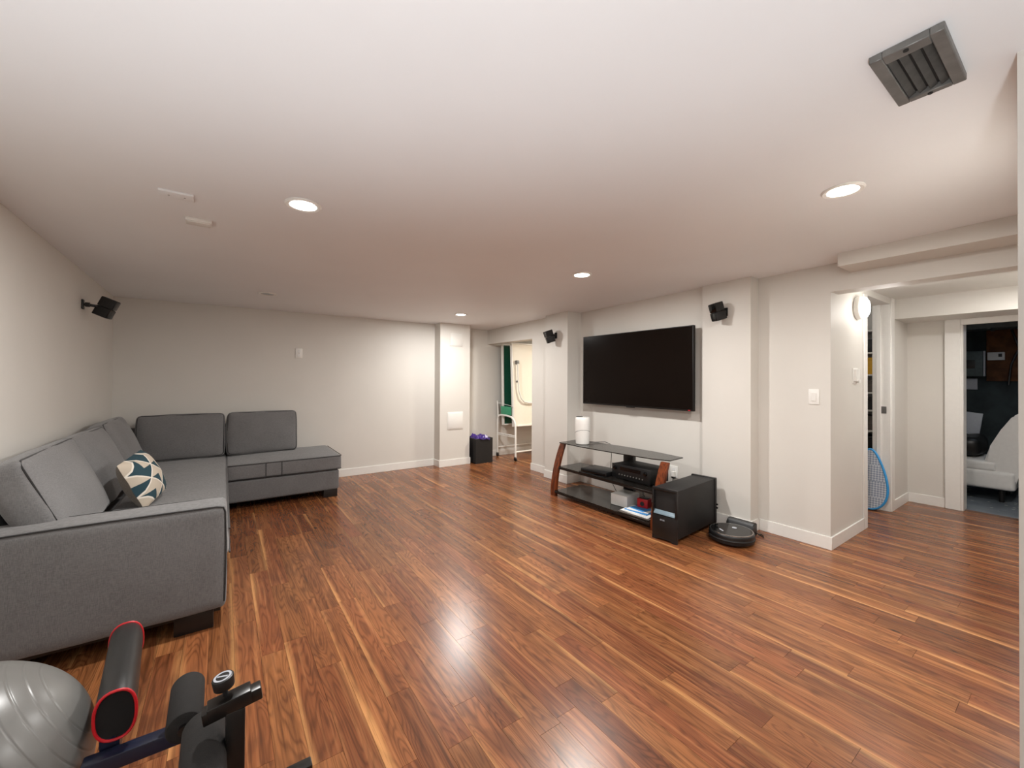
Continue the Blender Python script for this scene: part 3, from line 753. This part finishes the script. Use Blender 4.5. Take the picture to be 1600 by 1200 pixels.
t = thing('receiver', 'black home theatre receiver on the right of the middle shelf', 'electronics', (3.32, 2.55, 0.323))
MB().box(3.185, 3.47, 2.335, 2.77, 0.335, 0.465, 0.004).build('housing', M['blackmatte'], t)
fp = MB().box(3.176, 3.188, 2.332, 2.773, 0.333, 0.467, 0.003).build('front_panel', M['black'], t)
for (yy, zz, rr) in ((2.73, 0.43, 0.02), (2.375, 0.43, 0.02)):
    MB().cyl((3.176, yy, zz), (3.158, yy, zz), rr, rr * 0.9, n=24, bevel=0.003).build('knob', M['blackgloss'], t)
for k in range(9):
    MB().cyl((3.176, 2.68 - k * 0.034, 0.372), (3.171, 2.68 - k * 0.034, 0.372), 0.006, n=12).build('button', M['darkmetal'], fp)
MB().box(3.1745, 3.177, 2.43, 2.67, 0.415, 0.448).build('display', M['blackgloss'], fp)
for (xx, yy) in ((3.21, 2.37), (3.21, 2.73), (3.44, 2.37), (3.44, 2.73)):
    MB().cyl((xx, yy, 0.3235), (xx, yy, 0.336), 0.018, n=16).build('foot', M['black'], t)

t = thing('white_carton', 'white box on the bottom shelf of the stand', 'box', (3.25, 2.68, 0.066))
q = MB().obox((3.26, 2.675, 0.1205), (0.22, 0.185, 0.105), Rz(0.10), 0.006); q.build('carton', M['paper'], t)
MB().obox((3.255, 2.675, 0.174), (0.215, 0.18, 0.006), Rz(0.10), 0.002).build('lid_flap', M['whitep'], t)
t = thing('paper_stack', 'stack of white and blue papers on the bottom shelf beside the subwoofer', 'papers', (3.16, 2.42, 0.066))
for k, (w_, l_, mt, a) in enumerate(((0.24, 0.33, 'brownbox', 0.05), (0.21, 0.30, 'paper', 0.02), (0.21, 0.297, 'paper', 0.12), (0.17, 0.24, 'blue', 0.06), (0.15, 0.21, 'paper', 0.2), (0.12, 0.16, 'blue', -0.1))):
    MB().obox((3.15 + 0.006 * k, 2.41 + 0.004 * k, 0.0705 + 0.006 * k), (w_, l_, 0.0055), Rz(a), 0.0008, 1).build('sheet', M[mt], t)
t = thing('red_gadget', 'small red box with a black top lying on the papers', 'box', (3.24, 2.42, 0.104))
MB().obox((3.24, 2.435, 0.145), (0.09, 0.105, 0.082), Rz(0.2), 0.006).build('case', M['redp'], t)
MB().obox((3.24, 2.43, 0.189), (0.07, 0.08, 0.008), Rz(0.2), 0.003).build('lid', M['black'], t)
MB().cyl((3.192, 2.425, 0.142), (3.198, 2.426, 0.142), 0.02, n=16).build('label_disc', M['black'], t)
q = MB(); q.tube([(3.476, 2.62, 0.42), (3.492, 2.6, 0.38), (3.492, 2.59, 0.28), (3.42, 2.585, 0.19), (3.40, 2.58, 0.186), (3.36, 2.53, 0.19), (3.30, 2.50, 0.20), (3.26, 2.45, 0.1965)], 0.004, 8)
tag(q.build('cable', M['black']), 'black cable drooping from the receiver to the red box', 'cord')

# ------------------------------------------------------------------ subwoofer
t = thing('subwoofer', 'tall black subwoofer box on the floor right of the television stand', 'subwoofer', (2.91, 2.0, 0))
t.rotation_euler = (0, 0, 0)
Rb = Rz(0.085); o0 = Vector((2.905, 1.995, 0))
def L(x, y, z): return o0 + Rb @ Vector((x, y, z))
MB().obox(L(0.345, 0, 0.225), (0.66, 0.206, 0.385), Rb, 0.006).build('cabinet', M['blackmatte'], t)
q = MB()
q.obox(L(0.012, 0, 0.115), (0.024, 0.212, 0.175), Rb, 0.004); q.obox(L(0.012, 0, 0.41), (0.024, 0.212, 0.024), Rb, 0.004)
q.obox(L(0.012, 0.098, 0.30), (0.024, 0.016, 0.22), Rb, 0.003); q.obox(L(0.012, -0.098, 0.30), (0.024, 0.016, 0.22), Rb, 0.003)
fr = q.build('front_baffle', M['black'], t)
MB().obox(L(0.021, 0, 0.30), (0.006, 0.184, 0.20), Rb).build('port', M['ductblack'], t)
MB().obox(L(0.010, 0, 0.222), (0.012, 0.182, 0.036), Rb @ Ry(0.5), 0.002).build('port_lip', M['lightblue'], t)  # reflection at the bottom of the port put in as pale blue colour
q = MB(); q.obox(L(0.685, 0, 0.225), (0.03, 0.222, 0.40), Rb, 0.005); q.build('rear_panel', M['black'], t)
for k in range(2): MB().cyl(L(0.69, -0.111, 0.16 + 0.03 * k), L(0.69, -0.122, 0.16 + 0.03 * k), 0.008, n=12).build('knob', M['black'], t)
q = MB(); q.prism([(-0.106, 0.0), (-0.07, 0.0), (-0.05, 0.014), (0.05, 0.014), (0.07, 0.0), (0.106, 0.0), (0.106, 0.034), (-0.106, 0.034)], 0, 0.0, 0.024)
for v in q.bm.verts: v.co = L(*v.co)
q.build('front_foot', M['black'], t)
MB().obox(L(0.67, 0, 0.0165), (0.05, 0.2, 0.033), Rb, 0.003).build('rear_foot', M['black'], t)
Tt = Matrix.Translation(L(-0.001, 0.015, 0.165)) @ (Rb @ Matrix(((0, 0, -1), (-1, 0, 0), (0, 1, 0)))).to_4x4()
text_mesh('nameplate', 'BOSE', 0.017, M['label'], Tt, t)

# ------------------------------------------------------------------ robot vacuum and dock
t = thing('robot_vacuum', 'round black robot vacuum parked on the floor by its dock', 'robot vacuum', (3.37, 1.695, 0))
T = Matrix.Translation((3.37, 1.695, 0))
MB().lathe([(0, 0.012), (0.15, 0.012), (0.163, 0.018), (0.166, 0.03), (0.166, 0.07), (0.163, 0.082), (0.158, 0.086), (0, 0.086)], T, 56).build('body', M['black'], t)
MB().lathe([(0, 0.0885), (0.150, 0.0885), (0.151, 0.0865), (0.151, 0.084)], T, 56).build('top_plate', M['blackgloss'], t)
MB().lathe([(0.150, 0.085), (0.150, 0.0895), (0.158, 0.0895), (0.158, 0.085), (0.150, 0.085)], T, 56).build('chrome_ring', M['chrome'], t)
q = MB(); q.tube([(3.37 + 0.1605 * math.cos(a), 1.695 + 0.1605 * math.sin(a), 0.045) for a in [math.radians(130 + 10 * k) for k in range(19)]], 0.0105, 8); q.build('bumper', M['blackmatte'], t)
MB().lathe([(0, 0.0887), (0.018, 0.0887), (0.018, 0.0905), (0, 0.091)], Matrix.Translation((3.43, 1.70, 0)), 24).build('button', M['label'], t)
MB().obox((3.30, 1.74, 0.0888), (0.012, 0.05, 0.0008), Rz(-0.55)).build('nameplate', M['label'], t)
for dy in (-0.1, 0.1): MB().cyl((3.37, 1.695 + dy, 0.022), (3.37, 1.695 + dy * 1.2, 0.022), 0.022, n=20).build('wheel', M['black'], t)
MB().cyl((3.25, 1.695, 0.014), (3.25, 1.71, 0.014), 0.014, n=16).build('wheel', M['black'], t)
t = thing('charging_dock', 'low black charging dock against the baseboard behind the robot vacuum', 'dock', (3.62, 1.74, 0))
MB().prism([(3.575, 0), (3.665, 0), (3.665, 0.10), (3.612, 0.10), (3.59, 0.075), (3.575, 0.03)], 1, 1.63, 1.85, 0.005).build('housing', M['black'], t)
MB().box(3.545, 3.58, 1.67, 1.81, 0, 0.008, 0.002).build('ramp', M['blackmatte'], t)
for yy in (1.71, 1.77): MB().box(3.548, 3.565, yy - 0.01, yy + 0.01, 0.007, 0.010).build('contact', M['chrome'], t)
q = MB(); q.tube([(3.64, 1.632, 0.03), (3.66, 1.60, 0.006), (3.64, 1.57, 0.005), (3.68, 1.585, 0.005), (3.70, 1.62, 0.005), (3.66, 1.618, 0.012)], 0.004, 8)
tag(q.build('dock_cord', M['black']), 'short black cord coiled at the end of the charging dock', 'cord')

# ------------------------------------------------------------------ bin with purple bag
t = thing('waste_bin', 'square black bin on the floor beside the back wall pillar', 'bin', (3.29, 5.56, 0))
q = MB(); x0, x1, y0, y1, z1 = 3.135, 3.445, 5.405, 5.73, 0.375
q.box(x0, x1, y0, y1, 0, 0.012); q.box(x0, x0 + 0.01, y0, y1, 0, z1, 0.002, 1); q.box(x1 - 0.01, x1, y0, y1, 0, z1, 0.002, 1); q.box(x0, x1, y0, y0 + 0.01, 0, z1, 0.002, 1); q.box(x0, x1, y1 - 0.01, y1, 0, z1, 0.002, 1)
q.build('bin_body', M['blackmatte'], t)
q = MB(); q.tube([(x0 + 0.005, y0 + 0.005, z1), (x1 - 0.005, y0 + 0.005, z1), (x1 - 0.005, y1 - 0.005, z1), (x0 + 0.005, y1 - 0.005, z1)], 0.008, 6, True); q.build('rim', M['black'], t)
q = MB(); n = 22
g = [[None] * (n + 1) for _ in range(n + 1)]
for i in range(n + 1):
    for j in range(n + 1):
        u, v = i / n, j / n
        nn = noise.noise(Vector((u * 5, v * 5, 1.3))) * 0.045 + noise.noise(Vector((u * 13, v * 13, 4))) * 0.018
        e = min(u, 1 - u, v, 1 - v) * 6
        z = z1 - 0.05 + min(1, e) * 0.075 + nn * min(1, e)
        g[i][j] = q.bm.verts.new((x0 + 0.016 + u * (x1 - x0 - 0.032), y0 + 0.016 + v * (y1 - y0 - 0.032), z))
for i in range(n):
    for j in range(n): q.bm.faces.new((g[i][j], g[i + 1][j], g[i + 1][j + 1], g[i][j + 1]))
bag = q.build('purple_bag', M['bag'], None)
q = MB()
q.tube([(x0 + 0.06, y0 + 0.02, z1 - 0.02), (x0 + 0.07, y0 - 0.002, z1 + 0.013), (x0 + 0.13, y0 - 0.013, z1 - 0.012), (x0 + 0.19, y0 - 0.010, z1 + 0.004), (x0 + 0.24, y0 - 0.013, z1 - 0.02), (x0 + 0.26, y0 + 0.02, z1 + 0.012)], [0.004, 0.010, 0.007, 0.012, 0.011, 0.005], 8)
q.build('bag_edge', M['bag'], bag)
tag(bag, 'crumpled purple plastic bag stuffed in the top of the black bin', 'bag')

# ------------------------------------------------------------------ folded table tennis table beyond the back opening
t = thing('folded_table_tennis_table', 'folded green table tennis table on white wheeled frame in the back opening', 'table', (4.3, 5.5, 0))
X0, X1 = 3.80, 5.17
def half(nm, yb, yt, face):
    """one upright table half: yb / yt = y of the board's foot / head"""
    zb, zt = 0.54, 1.865
    a = math.atan2(yt - yb, zt - zb); Rh = Rx(-a); c = Vector(((X0 + X1) / 2, (yb + yt) / 2, (zb + zt) / 2)); h_ = (zt - zb) / math.cos(a)
    p = MB().obox(c, (X1 - X0, 0.018, h_), Rh).build(nm, M['green'] if face > 0 else M['cream'], t)
    q = MB()
    for sx in (-1, 1): q.obox(c + Rh @ Vector((sx * (X1 - X0) / 2, 0, 0)), (0.022, 0.05, h_ + 0.02), Rh, 0.003)
    for sz in (-1, 1): q.obox(c + Rh @ Vector((0, 0, sz * h_ / 2)), (X1 - X0, 0.05, 0.022), Rh, 0.003)
    q.build('apron', M['whitem'], p)
    return p, c, Rh, h_
half('table_half', 5.64, 5.68, 1)
p, c, Rh, h_ = half('table_half', 5.35, 5.42, -1)
q = MB(); pts = [c + Rh @ Vector((u, -0.045, v)) for (u, v) in [(-0.60, 0.34), (-0.60, 0.1), (-0.59, -0.10), (-0.55, -0.22), (-0.49, -0.28), (-0.40, -0.30), (0.4, -0.30), (0.52, -0.26), (0.6, -0.1), (0.6, 0.34)]]
q.tube(pts, 0.013, 10); q.build('folding_leg', M['whitem'], p)
q = MB(); q.obox(c + Rh @ Vector((-0.60, -0.03, 0.36)), (0.05, 0.05, 0.06), Rh, 0.004); q.obox(c + Rh @ Vector((-0.60, -0.028, 0.05)), (0.03, 0.04, 0.03), Rh, 0.004); q.build('hinge', M['darkmetal'], p)
for k, xs in enumerate((3.765, 5.15)):
    q = MB()
    q.tube([(xs, 5.755, 0.06), (xs, 5.755, 0.60), (xs, 5.74, 0.66), (xs, 5.69, 0.695), (xs, 5.50, 0.70), (xs, 5.36, 0.685), (xs, 5.28, 0.64), (xs, 5.245, 0.57), (xs, 5.24, 0.06)], 0.016, 10)
    q.tube([(xs, 5.755, 0.395), (xs, 5.24, 0.395)], 0.009, 8); q.tube([(xs, 5.755, 0.37), (xs, 5.24, 0.37)], 0.006, 8)
    for j in range(8): q.tube([(xs, 5.72 - 0.06 * j, 0.37), (xs, 5.70 - 0.06 * j, 0.395)], 0.006, 6)
    q.build('wheeled_frame', M['whitem'], t)
    for yy in (5.755, 5.24):
        cs = MB(); cs.cyl((xs - 0.012, yy, 0.032), (xs + 0.012, yy, 0.032), 0.032, n=24, bevel=0.004); cs = cs.build('caster', M['black'], t)
        MB().obox((xs, yy, 0.062), (0.036, 0.03, 0.02), None, 0.003).build('fork', M['darkmetal'], cs)
q = MB(); q.tube([(3.765, 5.755, 0.155), (5.15, 5.755, 0.155)], 0.012, 8); q.tube([(3.765, 5.24, 0.145), (5.15, 5.24, 0.145)], 0.012, 8); q.build('cross_rail', M['whitem'], t)
q = MB(); q.tube([(3.765, 5.74, 0.66), (3.765, 5.765, 0.93)], 0.011, 8); q.tube([(3.765, 5.765, 0.90), (3.765, 5.33, 0.86)], 0.003, 6); q.build('stay', M['whitem'], t)
MB().obox((3.77, 5.52, 0.78), (0.004, 0.30, 0.13), None, 0.001).build('green_bracket', M['greenplate'], t)
light('far_room_lamp', 'AREA', (4.9, 4.1, 2.05), 45, (1.0, 0.93, 0.80), None, shape='DISK', size=0.3)

# ------------------------------------------------------------------ gym gear in the foreground
t = ball = thing('exercise_ball', 'ribbed grey exercise ball on the floor in the near left corner', 'exercise ball', (-0.56, 1.62, 0))
R = 0.275; axis = Vector((0.80, 0.20, 0.42)).normalized()
prof = []; n = 420
for k in range(n + 1):
    a = PI * k / n; lat = math.cos(a)
    g = 0.0
    if abs(lat) < 0.93:
        ph = (a / PI * 24) % 1.0
        g = -0.0016 * math.exp(-((ph - 0.5) / 0.05) ** 2)
    rr = R + g
    prof.append((max(0.0, rr * math.sin(a)), -rr * math.cos(a)))
prof[0] = (0, -R); prof[-1] = (0, R)
T = Matrix.Translation((-0.56, 1.62, R)) @ axis.to_track_quat('Z', 'Y').to_matrix().to_4x4()
MB().lathe(prof, T, 72).build('ball', M['ball'], t, sharp=75)
MB().cyl(Vector((-0.56, 1.62, R)) - axis * (R + 0.003), Vector((-0.56, 1.62, R)) - axis * (R - 0.003), 0.012, n=16).build('valve_plug', M['black'], t)

t = bench = thing('exercise_bench', 'black foam roller exercise bench frame in the near left foreground', 'exercise bench', (-0.1, 1.45, 0))
# D-shaped pad with red piping
dsec = []
for k in range(28):
    a = 2 * PI * k / 28; cx, cz = math.cos(a), math.sin(a)
    px = 0.046 * math.copysign(abs(cx) ** 0.8, cx); pz = 0.066 * math.copysign(abs(cz) ** 0.85, cz)
    if px > 0: px *= 0.88
    dsec.append((px, pz))
yA, yB = 1.53, 1.93
def pad_pt(p, y, s=1.0):
    k = (y - yA) / (yB - yA); return Vector((-0.228 - 0.034 * k + p[0] * s, y, 0.383 + p[1] * s))
q = MB(); rings = []
for (y, s) in ((yA, 0.96), (yA + 0.006, 1.0), (yA + 0.1, 1.0), (yA + 0.2, 1.0), (yB - 0.1, 1.0), (yB - 0.006, 1.0), (yB, 0.96)):
    rings.append([q.bm.verts.new(pad_pt(p, y, s)) for p in dsec])
for a, b_ in zip(rings, rings[1:]):
    for j in range(28): q.bm.faces.new((a[j], a[(j + 1) % 28], b_[(j + 1) % 28], b_[j]))
pad = q.build('back_pad', M['vinyl'], t)
for y, s in ((yA, 1), (yB, -1)):
    q = MB(); vs = [q.bm.verts.new(pad_pt(p, y - 0.001 * s, 0.965)) for p in dsec]; v2 = [q.bm.verts.new(pad_pt(p, y + 0.004 * s, 0.9)) for p in dsec]
    cc = q.bm.verts.new(pad_pt((0, 0), y + 0.006 * s))
    for j in range(28):
        q.bm.faces.new((vs[j], vs[(j + 1) % 28], v2[(j + 1) % 28], v2[j])); q.bm.faces.new((v2[j], v2[(j + 1) % 28], cc))
    q.build('end_cap', M['mesh'], pad)
    q = MB(); q.tube([pad_pt(p, y, 0.99) for p in dsec], 0.0038, 8, True); q.build('red_piping', M['red'], pad)
# rollers
def roller(x, z, ya, yb, r):
    q = MB(); q.cyl((x, ya, z), (x - 0.002, yb, z), r, n=36, bevel=0.008); rl = q.build('foam_roller', M['foam'], t)
    MB().cyl((x, ya - 0.012, z), (x, yb + 0.006, z), 0.013, n=16).build('axle', M['steelblack'], rl)
roller(-0.074, 0.390, 1.36, 1.545, 0.040)
roller(-0.030, 0.392, 1.10, 1.335, 0.046)
# adjuster bar, knob, post
tl = Ry(-0.14)
bc = Vector((0.027, 1.225, 0.498))
MB().obox(bc, (0.122, 0.034, 0.030), tl, 0.003).build('adjuster_bar', M['steelblack'], t)
MB().obox(bc + tl @ Vector((-0.005, 0.002, 0.004)), (0.09, 0.042, 0.034), tl, 0.003).build('sleeve', M['steelblack'], t)
kd = tl @ Vector((0, 0, 1)); kb = bc + tl @ Vector((-0.012, 0.012, 0.018))
kn = MB(); kn.cyl(kb, kb + kd * 0.028, 0.006, n=14); kn.cyl(kb + kd * 0.022, kb + kd * 0.050, 0.022, 0.0232, n=32, bevel=0.003); kn = kn.build('knob', M['black'], t)
Tk = Matrix.Translation(kb + kd * 0.0502) @ kd.to_track_quat('Z', 'Y').to_matrix().to_4x4()
MB().lathe([(0.0140, 0), (0.0140, 0.0006), (0.0188, 0.0006), (0.0188, 0), (0.0140, 0)], Tk, 36).build('dial_ring', M['label'], kn)
q = MB(); q.obox((0, 0, 0.0004), (0.004, 0.024, 0.0008), Rz(-0.5))
for v in q.bm.verts: v.co = Tk @ v.co
q.build('dial_mark', M['label'], kn)
MB().box(0.012, 0.052, 1.205, 1.245, 0.03, 0.488, 0.003).build('post', M['steelblack'], t)
q = MB(); q.box(-0.29, 0.05, 1.49, 1.53, 0.262, 0.302, 0.004); q.box(0.012, 0.052, 1.245, 1.49, 0.262, 0.302, 0.004); q.box(-0.262, -0.222, 1.535, 1.575, 0.28, 0.325); q.box(-0.262, -0.23, 1.53, 1.85, 0.305, 0.325); q.build('navy_frame', M['navy'], t)
q = MB(); q.box(-0.085, -0.06, 1.50, 1.525, 0.295, 0.355); q.box(-0.04, -0.02, 1.335, 1.362, 0.28, 0.392); q.box(-0.04, 0.02, 1.335, 1.362, 0.275, 0.30); q.build('roller_bracket', M['steelblack'], t)
q = MB(); q.box(0.012, 0.052, 0.95, 1.52, 0.0, 0.04, 0.004); q.box(-0.2, 0.25, 0.93, 0.97, 0.0, 0.04, 0.004); q.box(-0.16, 0.25, 1.47, 1.51, 0.0, 0.04, 0.004); q.build('base_frame', M['steelblack'], t)
q = MB(); q.tube([(0.125, 1.325, 0.0012), (0.15, 1.34, 0.0012), (0.142, 1.325, 0.0012), (0.165, 1.345, 0.0012), (0.19, 1.352, 0.0012), (0.21, 1.362, 0.0012)], 0.0011, 5)  # scuff mark on the boards, shaped as a thin tube
tag(q.build('floor_scuff', M['scuff']), 'tiny white scuff squiggle on the boards beside the bench knob', 'scuff mark')

# ------------------------------------------------------------------ side closet
t = thing('storage_shelves', 'white storage shelves glimpsed through the side doorway', 'shelving', (6.1, 1.8, 0))
for z in (0.25, 0.5, 0.72, 0.95, 1.15, 1.35, 1.6, 1.85): MB().box(5.95, 6.3, 1.345, 2.4, z, z + 0.018, 0.002, 1).build('shelf', M['whitem'], t)
for (x_, y_) in ((5.96, 1.35), (5.96, 2.38), (6.28, 1.35), (6.28, 2.38)): MB().box(x_ - 0.012, x_ + 0.012, y_ - 0.004, y_ + 0.02, 0, 1.95).build('upright', M['whitem'], t)
for k, (z, h_, mt, nm) in enumerate(((0.268, 0.17, 'brownbox', 'dark box on the lowest closet shelf'), (0.518, 0.15, 'black', 'black box on the second closet shelf'), (0.738, 0.16, 'brownbox', 'dark box on the third closet shelf'), (0.968, 0.13, 'black', 'black box on the fourth closet shelf'), (1.168, 0.13, 'brownbox', 'dark box on the fifth closet shelf'), (1.368, 0.19, 'yellow', 'yellow box on the sixth closet shelf'), (1.618, 0.15, 'black', 'black box on the seventh closet shelf'))):
    bx = thing('storage_box', nm + ' behind the side doorway', 'box', (6.1, 1.62, z))
    MB().box(5.985, 6.25, 1.40, 1.85, z, z + h_, 0.004).build('carton', M[mt], bx)
    MB().box(5.98, 6.255, 1.395, 1.855, z + h_ - 0.03, z + h_, 0.003).build('lid', M[mt], bx)
light('closet_light', 'POINT', (5.1, 1.9, 2.0), 4.0, (1, 0.97, 0.92), None, shadow_soft_size=0.08)  # bare point light without a fixture, lights the closet

# quilted pad with blue edging leaning in the doorway
t = thing('quilted_pad', 'silvery quilted pad with bright blue edging leaning in the side doorway', 'pad', (5.32, 1.3, 0))
def pad_y(s):       # outline: s runs 0..1 once round; y, z
    a = 2 * PI * s
    z = 0.30 - 0.295 * math.cos(a)
    wdt = 0.155 * math.sin(a) * (1.0 - 0.42 * (z / 0.6) ** 1.2) * (1.18 - 0.3 * (z / 0.6))
    return (1.312 - wdt, z)
ol = [pad_y(k / 48) for k in range(48)]
lean = lambda y, z, d=0.0: Vector((5.315 + 0.10 * z + d, y, z + 0.008))
q = MB(); A = [q.bm.verts.new(lean(y, z, -0.008)) for y, z in ol]; B = [q.bm.verts.new(lean(y, z, 0.008)) for y, z in ol]
q.bm.faces.new(A); q.bm.faces.new(B[::-1])
for k in range(48): q.bm.faces.new((A[k], A[(k + 1) % 48], B[(k + 1) % 48], B[k]))
q.build('quilted_face', M['quilt'], t)
q = MB(); q.tube([lean(y, z) for y, z in ol], 0.011, 8, True); q.build('blue_edging', M['bluerim'], t)

# ------------------------------------------------------------------ utility room beyond the hall
t = thing('lounge_chair', 'white leatherette lounge chair in the dark utility room', 'chair', (7.1, 0.75, 0))
MB().soft((7.12, 0.82, 0.235), (0.34, 0.34, 0.10), 0.03, None, (0.006, 0.006, 0), 9).build('base', M['leather'], t)
MB().soft((7.12, 0.90, 0.375), (0.335, 0.29, 0.055), 0.03, None, (0.004, 0.006, 0.015), 9).build('seat', M['leather'], t)
bp_ = [(0.70, 0.14), (0.70, 0.42), (0.655, 0.60), (0.58, 0.78), (0.50, 0.93), (0.42, 0.985), (0.34, 0.98), (0.33, 0.90), (0.40, 0.60), (0.455, 0.3), (0.50, 0.14)]
MB().prism(bp_, 0, 6.80, 7.45, 0.02).build('backrest', M['leather'], t)
for (x_, y_) in ((6.86, 1.10), (7.38, 1.10), (6.86, 0.58), (7.38, 0.58)): MB().cyl((x_, y_, 0), (x_, y_, 0.14), 0.02, 0.028, 16).build('leg', M['feet'], t)
t = thing('dark_bag', 'black bag lying on the seat of the white lounge chair', 'bag', (7.12, 0.95, 0.44))
MB().soft((7.14, 0.95, 0.555), (0.26, 0.22, 0.105), 0.06, None, (0.02, 0.02, 0.02), 9, 0.02, 5).build('bag_body', M['black'], t)
q = MB(); q.tube([(7.0, 0.9, 0.66), (7.02, 0.91, 0.74), (7.12, 0.95, 0.77), (7.22, 0.98, 0.74), (7.24, 0.99, 0.66)], 0.012, 8); q.build('bag_handle', M['black'], t)
t = thing('breaker_panel', 'grey electrical breaker panel on the dark utility wall', 'electrical panel', (7.95, 0.93, 1.5))
MB().box(7.86, 7.95, 0.80, 1.12, 1.36, 1.68, 0.005).build('cabinet', M['panelgrey'], t)
MB().box(7.85, 7.862, 0.815, 1.105, 1.375, 1.665, 0.004).build('door', M['panelgrey'], t)
MB().box(7.845, 7.852, 0.88, 1.04, 1.46, 1.57, 0.002).build('breaker_slot', M['black'], t)
MB().box(7.848, 7.862, 0.794, 0.812, 1.36, 1.68, 0.002).build('door_edge', M['label'], t)
q = MB().box(7.93, 7.95, 0.87, 1.10, 1.19, 1.33, 0.002); tag(q.build('notice_sheet', M['label']), 'pale sheet pinned below the breaker panel', 'paper')
o = MB().box(7.88, 7.9245, 0.64, 0.78, 1.56, 1.66, 0.003).build('meter_box', M['paper']); tag(o, 'small white box on the timber right of the breaker panel', 'electrical box')
MB().box(7.876, 7.882, 0.66, 0.69, 1.60, 1.64).build('dial', M['black'], o)
q = MB().box(7.925, 7.9495, 0.1, 0.792, 1.30, 2.05, 0.003); tag(q.build('timber_backboard', M['rawwood']), 'brown timber backboard on the utility wall behind the cables', 'board')
for k in range(5):
    yy = 0.16 + 0.1 * k
    q = MB(); q.tube([(7.90, yy, 2.2), (7.905, yy + 0.03 * math.sin(k * 2), 1.95), (7.89, yy + 0.05 * math.cos(k), 1.7), (7.90, yy + 0.03, 1.5), (7.89, yy - 0.03 + 0.02 * k, 1.25)], 0.011, 6)
    tag(q.build('cable', M['black']), ('fifth', 'fourth', 'third', 'second', 'nearest')[k] + ' black cable from the white box hanging over the timber backboard', 'cord', 'cables over the timber backboard')
t = thing('duct_trunk', 'long grey sheet metal duct under the utility room ceiling', 'duct', (7.4, 0.6, 1.95))
MB().box(7.35, 7.7, -0.45, 1.42, 1.92, 2.16, 0.006).build('duct_run', M['panelgrey'], t)
for k in range(4): MB().box(7.34, 7.71, -0.2 + 0.45 * k, -0.17 + 0.45 * k, 1.91, 2.17, 0.003).build('seam_band', M['panelgrey'], t)
for k, (y_, a) in enumerate(((1.10, 0.12), (1.18, 0.2))):
    o = MB().obox((7.72 + 0.04 * k, y_ - 0.05, 0.48), (0.02, 0.4, 0.88), Rx(a), 0.003).build('leaning_panel', M['label'])
    tag(o, ('front' if k == 0 else 'rear') + ' pale board leaning behind the white chair', 'board')
light('utility_fill', 'AREA', (7.0, 0.4, 1.86), 1.2, (0.75, 0.87, 1.0), None, shape='DISK', size=0.15)
